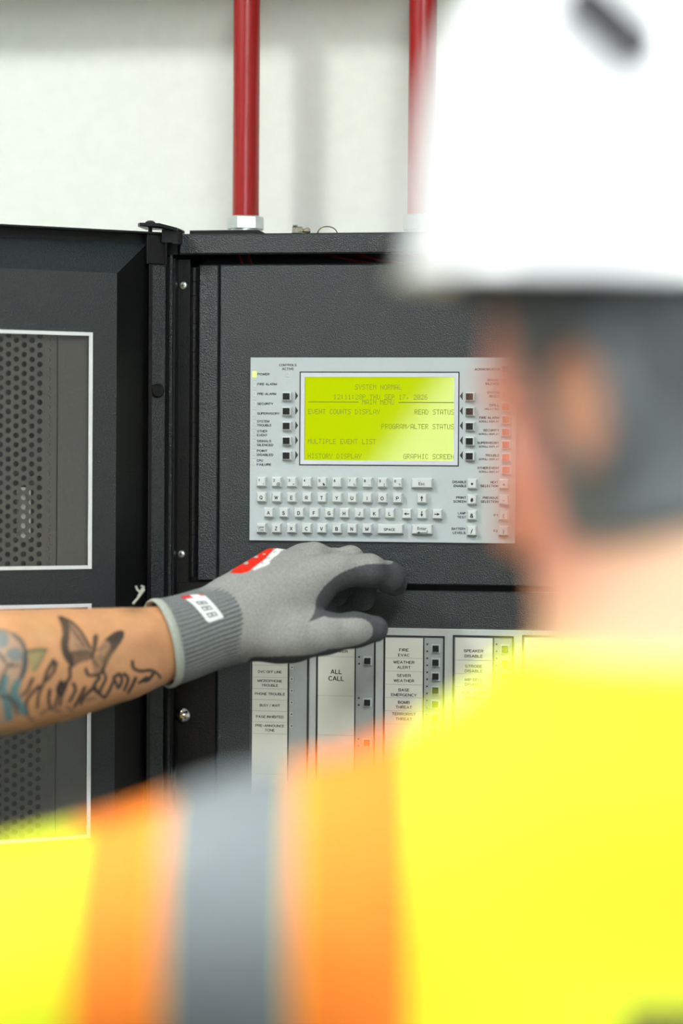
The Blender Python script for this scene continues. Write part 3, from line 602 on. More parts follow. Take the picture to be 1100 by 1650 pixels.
# ------------------------------------------------------------------ conduits and bits on top
YCD = YP + 0.065
for i, (px, w_, ny0, ny1, label) in enumerate(((396.5, 42.5, 349, 371, 'red painted steel conduit rising from a black plate at the left of the cabinet top'),
                                               (680, 44.5, 347, 372.5, 'red painted steel conduit rising from the cabinet top beside the white hard hat'))):
    x = F.at(px, 200, YCD)[0]; sc = F.x(551, YCD) - F.x(550, YCD); r = w_ / 2 * sc
    zn0, zn1 = F.at(px, ny1, YCD)[1], F.at(px, ny0, YCD)[1]
    t = empty('conduit', (x, YCD, ZT), label, 'pipe', 'red conduits')
    MB().tube([(0, 0, zn0 - ZT), (0, 0, 2.1395 - ZT)], r, 40).build('pipe', M['red'], t, True)
    R = r * 1.36; nb = MB()
    hexp = [(R * math.cos(math.pi / 3 * j + .25 + .2 * i), R * math.sin(math.pi / 3 * j + .25 + .2 * i)) for j in range(6)]
    prof = [(.94, zn0 - ZT), (1, zn0 - ZT + .0012), (1, zn1 - ZT - .0012), (.94, zn1 - ZT), (.80, zn1 - ZT)]
    vs = [(hx * s, hy * s, h) for (s, h) in prof for (hx, hy) in hexp]
    fs = [(k*6 + j, k*6 + (j+1) % 6, k*6 + 6 + (j+1) % 6, k*6 + 6 + j) for k in range(4) for j in range(6)] + [(5, 4, 3, 2, 1, 0), tuple(range(24, 30))]
    nb.add(vs, fs); nb.build('compression_nut', M['zinc'], t)
    MB().lathe((0, 0, 0.0003), (0, 0, 1), [(r * 1.17, 0), (r * 1.17, max(zn0 - ZT, .002)), (r * 1.05, max(zn0 - ZT, .002) + .001)], 32).build('threaded_collar', M['zinc'], t, True)
    if i == 0:
        xa, xb = F.x(329, YCD, 374) - x, F.x(437, YCD, 374) - x; xc = F.x(450, YCD, 374) - x; h = .0050
        pb = MB(); q = [(xa, -.070, 0.0003), (xc, -.070, 0.0003), (xb, -.070, h), (xa, -.070, h)]
        pb.add(q + [(v[0], .05, v[2]) for v in q], [(0, 1, 2, 3), (7, 6, 5, 4), (0, 4, 5, 1), (1, 5, 6, 2), (2, 6, 7, 3), (3, 7, 4, 0)])
        pb.build('cover_plate', M['coat2'], t)
YT = YP - 0.004
c = F.at(527.5, 375, YT); rr = 15.5 * PXM
t = MB(); pts = [(rr * math.cos(q), -.004 * math.sin(q), .0008 + 0.0066 * math.sin(q)) for q in [math.pi * k / 20 for k in range(21)]]
t.tube(pts, 0.0007, 8)
o = t.build('wire_ring', M['chrome'], None, True, loc=(c[0], YT, ZT + .0002)); tag(o, 'thin metal wire ring standing up on the cabinet top', 'ring')
c = F.at(486, 375, YT)
t = empty('terminal_fitting', (c[0], YT, ZT + .0002), 'small shiny screw fitting lying on the cabinet top between the conduits', 'fitting')
MB().slab(-.010, .001, -.004, .004, .0, .0076).slab(-.0092, -.004, -.0045, -.001, .0070, .0095).slab(-.0035, .0008, -.0046, .001, .0012, .0058).build('clamp_block', M['brass'], t)
MB().tube([(.0012, 0, .0036), (.004, -.001, .0036), (.0043, -.001, .0036), (.0075, -.001, .0034), (.0095, -.001, .0034)], [.0022, .0022, .0034, .0034, .0016], 14).build('screw_shank', M['brass'], t, True)
#PEOPLE#
# ------------------------------------------------------------------ distance-field modelling for bodies, gloves and clothes
class Field:
    def __init__(s, lo, hi, h):
        s.lo = np.array(lo, np.float32); s.h = h
        s.n = np.ceil((np.array(hi) - np.array(lo)) / h).astype(int) + 1
        s.D = np.full(s.n, 0.5, np.float32)
    def sub(s, blo, bhi):
        a = np.clip(np.floor((np.array(blo) - s.lo) / s.h).astype(int), 0, s.n - 1); b = np.clip(np.ceil((np.array(bhi) - s.lo) / s.h).astype(int) + 1, 1, s.n)
        if np.any(b <= a): return None
        ax = [(s.lo[i] + s.h * np.arange(a[i], b[i])).astype(np.float32) for i in range(3)]
        return (slice(a[0], b[0]), slice(a[1], b[1]), slice(a[2], b[2])), ax[0][:, None, None], ax[1][None, :, None], ax[2][None, None, :]
    def put(s, sl, d, k, cut=False):
        A = s.D[sl]
        if cut: d = -d; h = np.maximum(k - np.abs(A - d), 0) / k; s.D[sl] = np.maximum(A, d) + h * h * k * 0.25
        else: h = np.maximum(k - np.abs(A - d), 0) / k; s.D[sl] = np.minimum(A, d) - h * h * k * 0.25
    def cone(s, p0, a, p1, b, k=0.02, flat=None, fs=1.0, cut=False):
        p0 = np.array(p0, np.float32); p1 = np.array(p1, np.float32); m = max(a, b) + k + 0.05
        q = s.sub(np.minimum(p0, p1) - m, np.maximum(p0, p1) + m)
        if q is None: return
        sl, X, Y, Z = q; d = p1 - p0; L2 = float(d @ d) + 1e-12
        X = X - p0[0]; Y = Y - p0[1]; Z = Z - p0[2]
        t = np.clip((X * d[0] + Y * d[1] + Z * d[2]) / L2, 0, 1)
        X = X - t * d[0]; Y = Y - t * d[1]; Z = Z - t * d[2]
        if flat is not None:
            n = np.array(flat, np.float32); n /= np.linalg.norm(n); w = (X * n[0] + Y * n[1] + Z * n[2]) * (fs - 1)
            X = X + w * n[0]; Y = Y + w * n[1]; Z = Z + w * n[2]
        s.put(sl, np.sqrt(X * X + Y * Y + Z * Z) - (a + (b - a) * t), k, cut)
    def ell(s, c, R, k=0.02, rot=None, cut=False):
        c = np.array(c, np.float32); m = max(R) + k + 0.04
        q = s.sub(c - m, c + m)
        if q is None: return
        sl, X, Y, Z = q; X = X - c[0]; Y = Y - c[1]; Z = Z - c[2]
        if rot is not None:
            r = np.array(rot, np.float32); X, Y, Z = (r[0, 0]*X + r[1, 0]*Y + r[2, 0]*Z, r[0, 1]*X + r[1, 1]*Y + r[2, 1]*Z, r[0, 2]*X + r[1, 2]*Y + r[2, 2]*Z)
        k0 = np.sqrt((X/R[0])**2 + (Y/R[1])**2 + (Z/R[2])**2); k1 = np.sqrt((X/R[0]**2)**2 + (Y/R[1]**2)**2 + (Z/R[2]**2)**2) + 1e-9
        s.put(sl, np.where(k0 < 1e-3, -min(R), k0 * (k0 - 1) / k1), k, cut)
    def grid(s):
        ax = [(s.lo[i] + s.h * np.arange(s.n[i])).astype(np.float32) for i in range(3)]
        return ax[0][:, None, None], ax[1][None, :, None], ax[2][None, None, :]
def nets(D, lo, h):
    """naive surface nets: returns verts, quads"""
    ins = D < 0; n = np.array(D.shape)
    cnt = np.zeros(n - 1, np.int8)
    cor = [(i, j, k) for i in (0, 1) for j in (0, 1) for k in (0, 1)]
    for (i, j, k) in cor: cnt += ins[i:n[0]-1+i, j:n[1]-1+j, k:n[2]-1+k]
    act = np.argwhere((cnt > 0) & (cnt < 8))
    idx = np.full(n - 1, -1, np.int64); idx[act[:, 0], act[:, 1], act[:, 2]] = np.arange(len(act))
    V = {c: D[act[:, 0]+c[0], act[:, 1]+c[1], act[:, 2]+c[2]] for c in cor}
    acc = np.zeros((len(act), 3)); w = np.zeros(len(act))
    for ax in range(3):
        for c in cor:
            if c[ax]: continue
            e = list(c); e[ax] = 1; a, b = V[c], V[tuple(e)]; x = (a < 0) != (b < 0)
            t = np.where(x, a / np.where(x, a - b, 1), 0)
            for q in range(3): acc[:, q] += np.where(x, (t if q == ax else c[q]), 0)
            w += x
    verts = (act + acc / w[:, None]) * h + lo
    quads = []
    for ax in range(3):
        o = [q for q in range(3) if q != ax]
        a = [slice(None)] * 3; b = [slice(None)] * 3; a[ax] = slice(0, n[ax]-1); b[ax] = slice(1, n[ax])
        A, B = ins[tuple(a)], ins[tuple(b)]; e = np.argwhere(A != B)
        e = e[(e[:, o[0]] > 0) & (e[:, o[1]] > 0) & (e[:, o[0]] < n[o[0]]-1) & (e[:, o[1]] < n[o[1]]-1)]
        g = []
        for (u, v) in ((1, 1), (0, 1), (0, 0), (1, 0)):
            q = e.copy(); q[:, o[0]] -= u; q[:, o[1]] -= v; g.append(idx[q[:, 0], q[:, 1], q[:, 2]])
        g = np.stack(g, 1); flip = A[e[:, 0], e[:, 1], e[:, 2]]
        if ax == 1: flip = ~flip
        g[~flip] = g[~flip][:, ::-1]; quads.append(g)
    return verts, np.concatenate(quads)
def meshify(name, verts, quads, mats, parent, loc, smooth_it=2):
    me = bpy.data.meshes.new(name); me.from_pydata(verts.tolist(), [], quads.tolist())
    if smooth_it:
        bm = bmesh.new(); bm.from_mesh(me)
        for _ in range(smooth_it): bmesh.ops.smooth_vert(bm, verts=bm.verts, factor=0.5, use_axis_x=True, use_axis_y=True, use_axis_z=True)
        bm.to_mesh(me); bm.free()
    for m in (mats if isinstance(mats, list) else [mats]): me.materials.append(m)
    me.polygons.foreach_set('use_smooth', [True] * len(me.polygons)); me.update()
    return link(name, me, parent, loc)
def coords(me):
    a = np.zeros(len(me.vertices) * 3, np.float32); me.vertices.foreach_get('co', a); return a.reshape(-1, 3)
def normals(me):
    a = np.zeros(len(me.vertices) * 3, np.float32); me.vertices.foreach_get('normal', a); return a.reshape(-1, 3)
def paint(me, col):
    at = me.color_attributes.new('Col', 'FLOAT_COLOR', 'POINT'); c = np.ones((len(me.vertices), 4), np.float32); c[:, :3] = col; at.data.foreach_set('color', c.ravel())
def inpoly(px, py, poly):
    r = np.zeros(len(px), bool); n = len(poly)
    for i in range(n):
        (x0, y0), (x1, y1) = poly[i], poly[(i + 1) % n]
        c = ((y0 > py) != (y1 > py)); r ^= c & (px < (x1 - x0) * (py - y0) / ((y1 - y0) if y1 != y0 else 1e-9) + x0)
    return r
def lc(r, g, b): return np.array(lin(r, g, b)[:3])

def hand(Fd, wr, d, n, side, s=1.0, curl=0.9):
    """relaxed hand: wrist point, direction of the fingers, palm normal, side vector towards the thumb"""
    wr = np.array(wr); d = np.array(d) / np.linalg.norm(d); n = np.array(n) - d * np.dot(n, d); n /= np.linalg.norm(n); t = np.array(side) - d * np.dot(side, d) - n * np.dot(side, n); t /= np.linalg.norm(t)
    for o in (-.028, -.009, .010, .028): Fd.cone(wr + t * o * .6, .016 * s, wr + d * .085 * s + t * o * 1.05, .0125 * s, .010)
    for o, l in ((.030, .072), (.010, .080), (-.010, .074), (-.029, .058)):
        p = wr + d * .088 * s + t * o * 1.05; q = d.copy(); r = .0095
        for k, f in enumerate((.45, .32, .23)):
            a = curl * (.35 + .35 * k) / 1.4; q = q * math.cos(a) + n * math.sin(a); q /= np.linalg.norm(q)
            p2 = p + q * l * f * s; Fd.cone(p, r, p2, r * .92, .004); p = p2; r *= .92
    p = wr + d * .02 * s + t * .026
    for l, r, q in ((.045, .015, d * .6 + t * .7 + n * .25), (.032, .011, d * .85 + t * .35 + n * .3), (.026, .0095, d * .95 + t * .1 + n * .3)):
        q = q / np.linalg.norm(q); p2 = p + q * l * s; Fd.cone(p, r, p2, r * .88, .006); p = p2

def head_shape(Fd, hc, Rm, red=None):
    """hc: eye-level centre of the head; Rm: head axes (columns: right, face forward, up)"""
    T = lambda x, y, z: hc + Rm @ np.array((x, y, z))
    E = lambda c, R, k, cut=False: Fd.ell(T(*c), R, k, Rm, cut)
    E((0, -.012, .032), (.077, .098, .090), .02); E((0, .030, -.040), (.058, .058, .078), .03); E((0, .052, -.088), (.028, .026, .024), .03)
    E((0, .068, .028), (.052, .022, .016), .015); E((0.038, .062, -.022), (.020, .020, .016), .02); E((-.038, .062, -.022), (.020, .020, .016), .02)
    Fd.cone(T(0, .086, .004), .009, T(0, .112, -.034), .0125, .012); Fd.cone(T(-.013, .094, -.038), .009, T(.013, .094, -.038), .009, .008)
    for sx in (-1, 1):
        E((sx * .032, .090, .0), (.016, .012, .010), .008, True)
        E((sx * .079, -.008, -.006), (.009, .020, .032), .006); E((sx * .087, -.004, -.004), (.006, .011, .020), .004, True); E((sx * .079, -.002, -.033), (.007, .010, .012), .005)
    Fd.cone(T(-.020, .088, -.064), .006, T(.020, .088, -.064), .006, .006); Fd.cone(T(-.017, .086, -.074), .0065, T(.017, .086, -.074), .0065, .005)
    return T
def build_person(name, label, org, turn, head_turn, joints, hairmat, lowhair=.052, h=0.0055):
    """skeleton given in body axes (x right, y facing, z up), turned about z to the world"""
    root = empty(name, org, label, 'person')
    ca, sa = math.cos(turn), math.sin(turn)
    B = np.array(((ca, -sa, 0), (sa, ca, 0), (0, 0, 1)))
    Wd = lambda p: np.array(org) + B @ np.array(p, float)
    J = joints
    lo = np.min([Wd(p) for p in J['box']], 0) - .12; hi = np.max([Wd(p) for p in J['box']], 0) + .12; lo[2] = -0.02; hi[2] = 1.86
    Fd = Field(lo, hi, h)
    ax, ay = B[:, 0], B[:, 1]
    for s_ in (-1, 1):
        Fd.cone(Wd((s_ * .09, 0, .92)), .088, Wd((s_ * .10, .012, .50)), .058, .04); Fd.cone(Wd((s_ * .10, .012, .50)), .056, Wd((s_ * .105, -.012, .09)), .040, .02)
        Fd.cone(Wd((s_ * .105, -.035, .055)), .040, Wd((s_ * .125, .15, .04)), .036, .02)
    Fd.ell(Wd((0, -.005, .95)), (.170, .118, .13), .05, B); Fd.ell(Wd((0, .012, 1.10)), (.155, .112, .17), .05, B); Fd.ell(Wd((0, .0, 1.29)), (.178, .120, .19), .05, B)
    legs = Fd.D.copy()
    nk = Wd((J['head'][0], -.022, 1.44)); hc = Wd(J['head']); ht = turn + head_turn
    hr = np.array(((math.cos(ht), -math.sin(ht), 0), (math.sin(ht), math.cos(ht), 0), (0, 0, 1)))
    tilt = J.get('nod', 0.0); hr = hr @ np.array(((1, 0, 0), (0, math.cos(tilt), -math.sin(tilt)), (0, math.sin(tilt), math.cos(tilt))))
    Fd.cone(nk, J.get('neck', .066), hc + np.array((0, 0, -.05)) - hr[:, 1] * .018, J.get('neck', .066) - .006, .045)
    arms = {}
    for s_, sd in ((-1, 'l'), (1, 'r')):
        sh, el, wr = (Wd(p) for p in J[sd]); arms[sd] = (sh, el, wr)
        Fd.cone(Wd((s_ * .03, -.02, J.get('trap', 1.455))), .054, sh, .060, .05); Fd.cone(sh, .060, el, .044, .03)
    core = Fd.D.copy()
    for sd in ('l', 'r'):
        sh, el, wr = arms[sd]
        if J.get('skip') != sd: Fd.cone(el, .043, el + (wr - el) * .35, .043, .02); Fd.cone(el + (wr - el) * .35, .043, wr, .029, .02)
    if 'extra' in J: J['extra'](Fd)
    for sd in ('l', 'r'):
        if sd + 'h' in J: d, n, t = J[sd + 'h']; hand(Fd, arms[sd][2], B @ np.array(d, float), B @ np.array(n, float), B @ np.array(t, float))
    T = head_shape(Fd, hc, hr)
    v, q = nets(Fd.D, Fd.lo, h)
    o3 = np.array(org)
    body = meshify('body', v - o3, q, M['skin'], root, (0, 0, 0), 2)
    for s_ in (-1, 1):
        c = T(s_ * .031, .071, .0) - o3
        e = MB().lathe(c - hr[:, 1] * .012, hr[:, 1], [(.002, 0), (.008, .002), (.0115, .008), (.0122, .012), (.0115, .016), (.009, .020), (.0062, .0225)], 18, 0)
        e.lathe(c - hr[:, 1] * .012, hr[:, 1], [(.0062, .0224), (.004, .0236), (.001, .0242)], 18, 1)
        e.build('eye', [M['eye'], M['iris']], root, True)
    # hair: a shell over the skull, open at the face
    X, Y, Z = Fd.grid()
    dx, dy, dz = X - hc[0], Y - hc[1], Z - hc[2]
    hx = dx * hr[0, 0] + dy * hr[1, 0] + dz * hr[2, 0]; hy = dx * hr[0, 1] + dy * hr[1, 1] + dz * hr[2, 1]; hz = dx * hr[0, 2] + dy * hr[1, 2] + dz * hr[2, 2]
    reg = np.maximum(np.maximum(-(hz + lowhair - .25 * np.maximum(hy + .02, 0)), hz - .16), np.maximum(hy - .030 - .85 * np.maximum(hz - .045, 0), np.abs(hx) - .12))
    e2 = np.sqrt(((np.abs(hx) - .080) / .022) ** 2 + ((hy + .006) / .021) ** 2 + ((hz + .008) / .033) ** 2) - 1
    G = np.maximum(np.maximum(Fd.D - .0075, reg), -e2 * .02)
    bx = Fd.sub(hc - .17, hc + .17)[0]
    v, q = nets(np.ascontiguousarray(G[bx]), Fd.lo + np.array([s.start for s in bx]) * h, h)
    meshify('hair', v - o3, q, hairmat, root, (0, 0, 0), 2)
    return dict(root=root, Fd=Fd, Wd=Wd, B=B, hc=hc, hr=hr, T=T, body=body, o3=o3, arms=arms, turn=turn, core=core, legs=legs)
def garment(p, name, mat, offs, regf, parent=None, it=2, src='core'):
    Fd = p['Fd']; X, Y, Z = Fd.grid(); o, B = p['o3'], p['B']
    bx = (X - o[0]) * B[0, 0] + (Y - o[1]) * B[1, 0]; by = (X - o[0]) * B[0, 1] + (Y - o[1]) * B[1, 1]
    v, q = nets(np.maximum(p[src] - offs, regf(bx, by, Z, (X, Y, Z))), Fd.lo, Fd.h)
    return meshify(name, v - o, q, mat, parent or p['root'], (0, 0, 0), it)
def seg_t(P_, a, b):                                          # length fraction along a limb
    d = np.array(b) - np.array(a); return ((P_[0] - a[0]) * d[0] + (P_[1] - a[1]) * d[1] + (P_[2] - a[2]) * d[2]) / float(d @ d)
def band(p, src, name, mat, planes, lift, parent):
    """strip of cloth cut out of a garment by planes (point, normal keeping the + side), lifted off it"""
    bm = bmesh.new(); bm.from_mesh(src.data)
    for (pt, nr) in planes:
        g = bm.verts[:] + bm.edges[:] + bm.faces[:]
        bmesh.ops.bisect_plane(bm, geom=g, plane_co=Vector(pt), plane_no=Vector(nr), clear_inner=True)
    bm.normal_update()
    nv = {v: v.normal.copy() for v in bm.verts}
    for v, n in nv.items(): v.co += n * lift
    left = set(bm.verts); bm.verts.index_update(); o = None
    while left:                                               # every separate strip becomes an object of its own
        st = [left.pop()]; isl = list(st)
        while st:
            for e in st.pop().link_edges:
                for w_ in e.verts:
                    if w_ in left: left.discard(w_); st.append(w_); isl.append(w_)
        if len(isl) < 60: continue
        mp = {v: i for i, v in enumerate(isl)}; fs = {f for v in isl for f in v.link_faces}
        me = bpy.data.meshes.new(name); me.from_pydata([tuple(v.co) for v in isl], [], [[mp[v] for v in f.verts] for f in fs]); me.materials.append(mat)
        me.polygons.foreach_set('use_smooth', [True] * len(me.polygons)); me.update()
        o = link(name, me, parent)
        so = o.modifiers.new('s', 'SOLIDIFY'); so.thickness = 0.0012; so.offset = -1
    bm.free(); return o
def dress(p, vest_sleeve=0.45, collar=1.513, open_front=False):
    """hi-vis vest with silver tape between orange borders, trousers, boots"""
    B = p['B']; aL, aR = p['arms']['l'], p['arms']['r']
    def vreg(bx, by, Z, A):
        r = np.maximum(.90 - Z, Z - collar + 0.10 * np.maximum(by, 0))
        tl = seg_t(A, aL[0], aL[1]); tr = seg_t(A, aR[0], aR[1])
        lim = np.where(bx < 0, tl, tr) - vest_sleeve
        arm = np.where(np.abs(bx) > .16, lim * .3, -1)
        low = np.where((np.abs(bx) > .235) & (Z < 1.17), .1, -1)
        return np.maximum(np.maximum(r, arm), low)
    vest = garment(p, 'safety_vest', M['vest'], .013, vreg); vest['label'] = 'yellow high-visibility vest with silver and orange stripes'
    rx = Vector(B[:, 0]); up = Vector((0, 0, 1))
    def strip(nm, mt, x0, x1, lift, z0=.905, par=vest):
        return band(p, vest, nm, mt, ((rx * x0, rx), (rx * x1, -rx), (Vector((0, 0, z0)), up)), lift, par)
    return vest, strip
def lower(p):
    garment(p, 'trousers', M['trouser'], .011, lambda bx, by, Z, A: np.maximum(np.maximum(.10 - Z, Z - 1.0), np.abs(bx) - .22), src='legs')
    for s_ in (-1, 1):
        garment(p, 'boot', M['boot'], .010, lambda bx, by, Z, A: np.maximum(np.maximum(Z - .16, -s_ * bx), .004 - Z), src='legs')
def hard_hat(p, zr=.052, tilt=-.05, lat=.113, lon=.132, hgt=.150, visor=.040, sq=.72):
    """white hard hat on the head of p"""
    T, hr = p['T'], p['hr']; o3 = p['o3']
    ct, st = math.cos(tilt), math.sin(tilt)
    def H(x, y, z): y, z = y * ct - z * st, y * st + z * ct; return Vector(T(x, y - .006, z + zr) - o3)
    n = 64; mb = MB(); prof = []
    for k in range(17):                                       # outside: crown to rim
        a = math.pi / 2 * k / 16; prof.append((abs(math.sin(a)) ** sq, abs(math.cos(a)) ** .80 * hgt, 0))
    prof += [(1.0, -.006, 0), (1.05, -.010, 1), (1.055, -.0125, 1), (1.0, -.0115, .6), (.955, -.006, 0)]
    for k in range(16, -1, -1):
        a = math.pi / 2 * k / 16; prof.append((abs(math.sin(a)) ** sq * .965, abs(math.cos(a)) ** .80 * hgt * .97, 0))
    for (r, z, brim) in prof:
        for j in range(n):
            q = 2 * math.pi * j / n; x, y = math.sin(q), math.cos(q)
            vis = max(y, 0) ** 2 * brim * visor
            ridge = .004 * max(0, 1 - abs(x * r) / .10) * (1 if 0.0 < z else 0) * (1 if r > .05 else .7)
            mb.v.append(tuple(H(x * r * lat, y * (r * lon + vis), z + ridge - vis * .25)))
    m = len(prof)
    for i in range(m - 1):
        for j in range(n): mb.f.append((i*n+j, i*n+(j+1) % n, (i+1)*n+(j+1) % n, (i+1)*n+j)); mb.m.append(0)
    mb.f.append(tuple(range(n))[::-1]); mb.m.append(0); mb.f.append(tuple((m-1)*n + j for j in range(n))); mb.m.append(0)
    hat = mb.build('hard_hat', M['hat'], p['root'], 'all'); hat['label'] = 'white hard hat'
    bb = MB(); pr = [(.80, -.012), (.81, .012), (.775, .012), (.77, -.012)]
    for (r, z) in pr:
        for j in range(n): q = 2 * math.pi * j / n; bb.v.append(tuple(H(math.sin(q) * r * lat, math.cos(q) * r * lon, z - .012)))
    for i in range(4):
        for j in range(n): bb.f.append((i*n+j, i*n+(j+1) % n, ((i+1) % 4)*n+(j+1) % n, ((i+1) % 4)*n+j)); bb.m.append(0)
    bb.build('headband', M['hatdark'], hat, True)
    return hat
def bvh_of(o): me = o.data; return BVHTree.FromPolygons([v.co for v in me.vertices], [tuple(f.vertices) for f in me.polygons])
def ribbon(o, bvh, pts, w, lift, name, mat, parent):
    """strip laid on a surface along the points where rays through pixels meet it"""
    mb = MB(); base = Vector(o.matrix_world.translation) if o.parent is None else Vector((0, 0, 0)); L_ = []
    for (px, py) in pts:
        hit = bvh.ray_cast(CAM - parent_world(o), ray(px, py).normalized())
        if hit[0] is not None: L_.append((hit[0], hit[1] if hit[1].dot(ray(px, py)) < 0 else -hit[1]))
    for i, (c, nn) in enumerate(L_):
        t = (L_[min(i + 1, len(L_) - 1)][0] - L_[max(i - 1, 0)][0]).normalized(); sd = t.cross(nn).normalized(); ww = w * (0.45 if i in (0, len(L_) - 1) else 1)
        for (a, b) in ((-1, 1), (1, 1), (1, -1), (-1, -1)): mb.v.append(tuple(c + sd * a * ww / 2 + nn * (lift if b > 0 else -lift)))
        if i:
            for j in range(4): mb.f.append(((i-1)*4+j, (i-1)*4+(j+1) % 4, i*4+(j+1) % 4, i*4+j)); mb.m.append(0)
    if L_: mb.f.append((3, 2, 1, 0)); mb.m.append(0); e = (len(L_) - 1) * 4; mb.f.append((e, e+1, e+2, e+3)); mb.m.append(0)
    return mb.build(name, mat, parent)
def parent_world(o):
    v = Vector((0, 0, 0))
    while o: v += o.location; o = o.parent
    return v

# ------------------------------------------------------------------ the watching worker in the foreground, seen from behind
c1 = P(1088, 742, 1.19)
J1 = dict(head=(-.002, .012, 1.632), nod=-.33, trap=1.422, neck=.074, l=((-.195, 0, 1.366), (-.455, -.02, 1.322), (-.30, .06, 1.06)), r=((.195, 0, 1.39), (.40, -.04, 1.20), (.235, .09, 1.03)),
          lh=((.75, .25, -.5), (.6, -.1, .5), (.1, .9, .3)), rh=((-.75, .25, -.5), (-.6, -.1, .5), (-.1, .9, .3)), box=[(-.50, -.2, 0), (.45, .22, 1.8), (.45, -.2, 0), (-.5, .22, 1.8)])
p1 = build_person('person', 'person seen from behind in white hard hat and yellow vest with silver stripe', (c1.x, c1.y, 0), YAW, math.radians(47), J1, M['hair'], .078)
sk = p1['body'].data; V_ = coords(sk)
hd = (V_ + p1['o3'] - p1['hc']) @ p1['hr']
col = np.tile(lc(222, 178, 146), (len(V_), 1)); 
ck = np.clip((hd[:, 1] + .02) / .05, 0, 1) * np.clip((hd[:, 2] + .115) / .05, 0, 1); col = col * (1 - ck[:, None]) + lc(208, 134, 116) * ck[:, None]
ear = (np.abs(hd[:, 0]) > .072) & (np.abs(hd[:, 1]) < .035) & (np.abs(hd[:, 2]) < .05); col[ear] = lc(190, 134, 104)
paint(sk, col)
vest1, strip1 = dress(p1, .62, 1.507)
strip1('orange_border', M['orange'], -.290, -.248, .0012, 1.1); strip1('silver_tape', M['silver'], -.246, -.186, .0016, 1.1); strip1('orange_border', M['orange'], -.184, -.129, .0012)
strip1('orange_border', M['orange'], .135, .190, .0012); strip1('silver_tape', M['silver'], .192, .235, .0016, 1.17)
rx = Vector(p1['B'][:, 0]); ry = Vector(p1['B'][:, 1])
band(p1, vest1, 'back_print', M['print'], ((rx * -.04, rx), (rx * .025, -rx), (Vector((0, 0, 1.20)), Vector((0, 0, 1))), (Vector((0, 0, 1.360)), Vector((0, 0, -1))), (ry * -.03, -ry)), .0012, vest1)
lower(p1)
hat1 = hard_hat(p1, .072, .36, .112, .120, .190, .004, .90)
bvh = bvh_of(hat1)
ribbon(hat1, bvh, [(918 + 15 * t, -22 + 13.5 * t) for t in range(10)], .026, .0028, 'vent_slot', M['hatdark'], hat1)

# ------------------------------------------------------------------ the second worker, beside the frame, reaching in with the left arm
ARM = [(258, 1039, 2.374, .0385), (200, 1053, 2.350, .0452), (100, 1070, 2.312, .0540), (0, 1084, 2.275, .0600)]
ap = [np.array(P(a, b, c)) for a, b, c, r in ARM]; deep = np.array(r0)                      # horizontal axis of the arm's cross-section
org2 = np.array((-.905, 1.69, 0)); turn2 = math.radians(-72)
ca, sa = math.cos(turn2), math.sin(turn2); B2 = np.array(((ca, -sa, 0), (sa, ca, 0), (0, 0, 1)))
elb = ap[3] + (ap[3] - ap[1]) / np.linalg.norm(ap[3] - ap[1]) * .085 + np.array((0, 0, -.01))
toloc = lambda w: tuple(B2.T @ (np.array(w) - org2))
def forearm(Fd):
    ax_ = ap[0] - ap[3]; dp = np.cross(ax_, (0, 0, 1)); dp /= np.linalg.norm(dp)
    Fd.cone(elb, .047, ap[3], ARM[3][3], .03, dp, 1.22)
    for i in (2, 1, 0): Fd.cone(ap[i + 1], ARM[i + 1][3], ap[i], ARM[i][3], .002, dp, 1.22)
    e = ap[0] + (ap[0] - ap[1]) * .9; Fd.cone(ap[0], ARM[0][3] * .98, e, .033, .002, dp, 1.25)
    Fd.cone(e, .030, np.array(P(380, 1002, 2.415)), .024, .01, dp, 1.2)
sh2 = (-.19, .03, 1.43)
J2 = dict(head=(0, .02, 1.645), nod=-.1, l=(sh2, toloc(elb), toloc(ap[0])), skip='l', extra=forearm, r=((.195, 0, 1.42), (.24, -.05, 1.12), (.22, .08, .88)), rh=((-.1, .3, -1), (-1, .1, 0), (.1, 1, .2)),
          box=[(-.30, -.25, 0), (.34, .25, 1.8), toloc(elb), toloc(P(385, 1002, 2.42))])
p2 = build_person('person', 'person at left whose tattooed forearm in a grey glove reaches the cabinet', tuple(org2), turn2, math.radians(12), J2, M['hairbrown'])
vest2, strip2 = dress(p2, .72, 1.520)
strip2('orange_border', M['orange'], -.165, -.135, .0012); strip2('silver_tape', M['silver'], -.133, -.085, .0016); strip2('orange_border', M['orange'], -.083, -.053, .0012)
strip2('orange_border', M['orange'], .053, .083, .0012); strip2('silver_tape', M['silver'], .085, .133, .0016); strip2('orange_border', M['orange'], .135, .165, .0012)
lower(p2); hard_hat(p2, .056, -.05)
# finer skin where the tattoo sits
me = p2['body'].data; bm = bmesh.new(); bm.from_mesh(me)
o3 = p2['o3']; A0 = ap[3] - o3; AD = (ap[0] - ap[3]); AL = float(np.linalg.norm(AD)); AD = AD / AL
fc = [f for f in bm.faces if -0.05 < float(np.dot(np.array(f.calc_center_median()) - A0, AD)) < AL + .02 and np.linalg.norm(np.cross(np.array(f.calc_center_median()) - A0, AD)) < .09 and f.calc_center_median().z + o3[2] > 1.25]
for _ in range(2):
    ed = list({e for f in fc for e in f.edges}); r = bmesh.ops.subdivide_edges(bm, edges=ed, cuts=1, use_grid_fill=True, smooth=0.0)
    fc = [f for f in bm.faces if -0.05 < float(np.dot(np.array(f.calc_center_median()) - A0, AD)) < AL + .02 and np.linalg.norm(np.cross(np.array(f.calc_center_median()) - A0, AD)) < .09 and f.calc_center_median().z + o3[2] > 1.25 and max(e.calc_length() for e in f.edges) > .0012]
    fv = list({v for f in fc for v in f.verts}); bmesh.ops.smooth_vert(bm, verts=fv, factor=.5, use_axis_x=True, use_axis_y=True, use_axis_z=True)
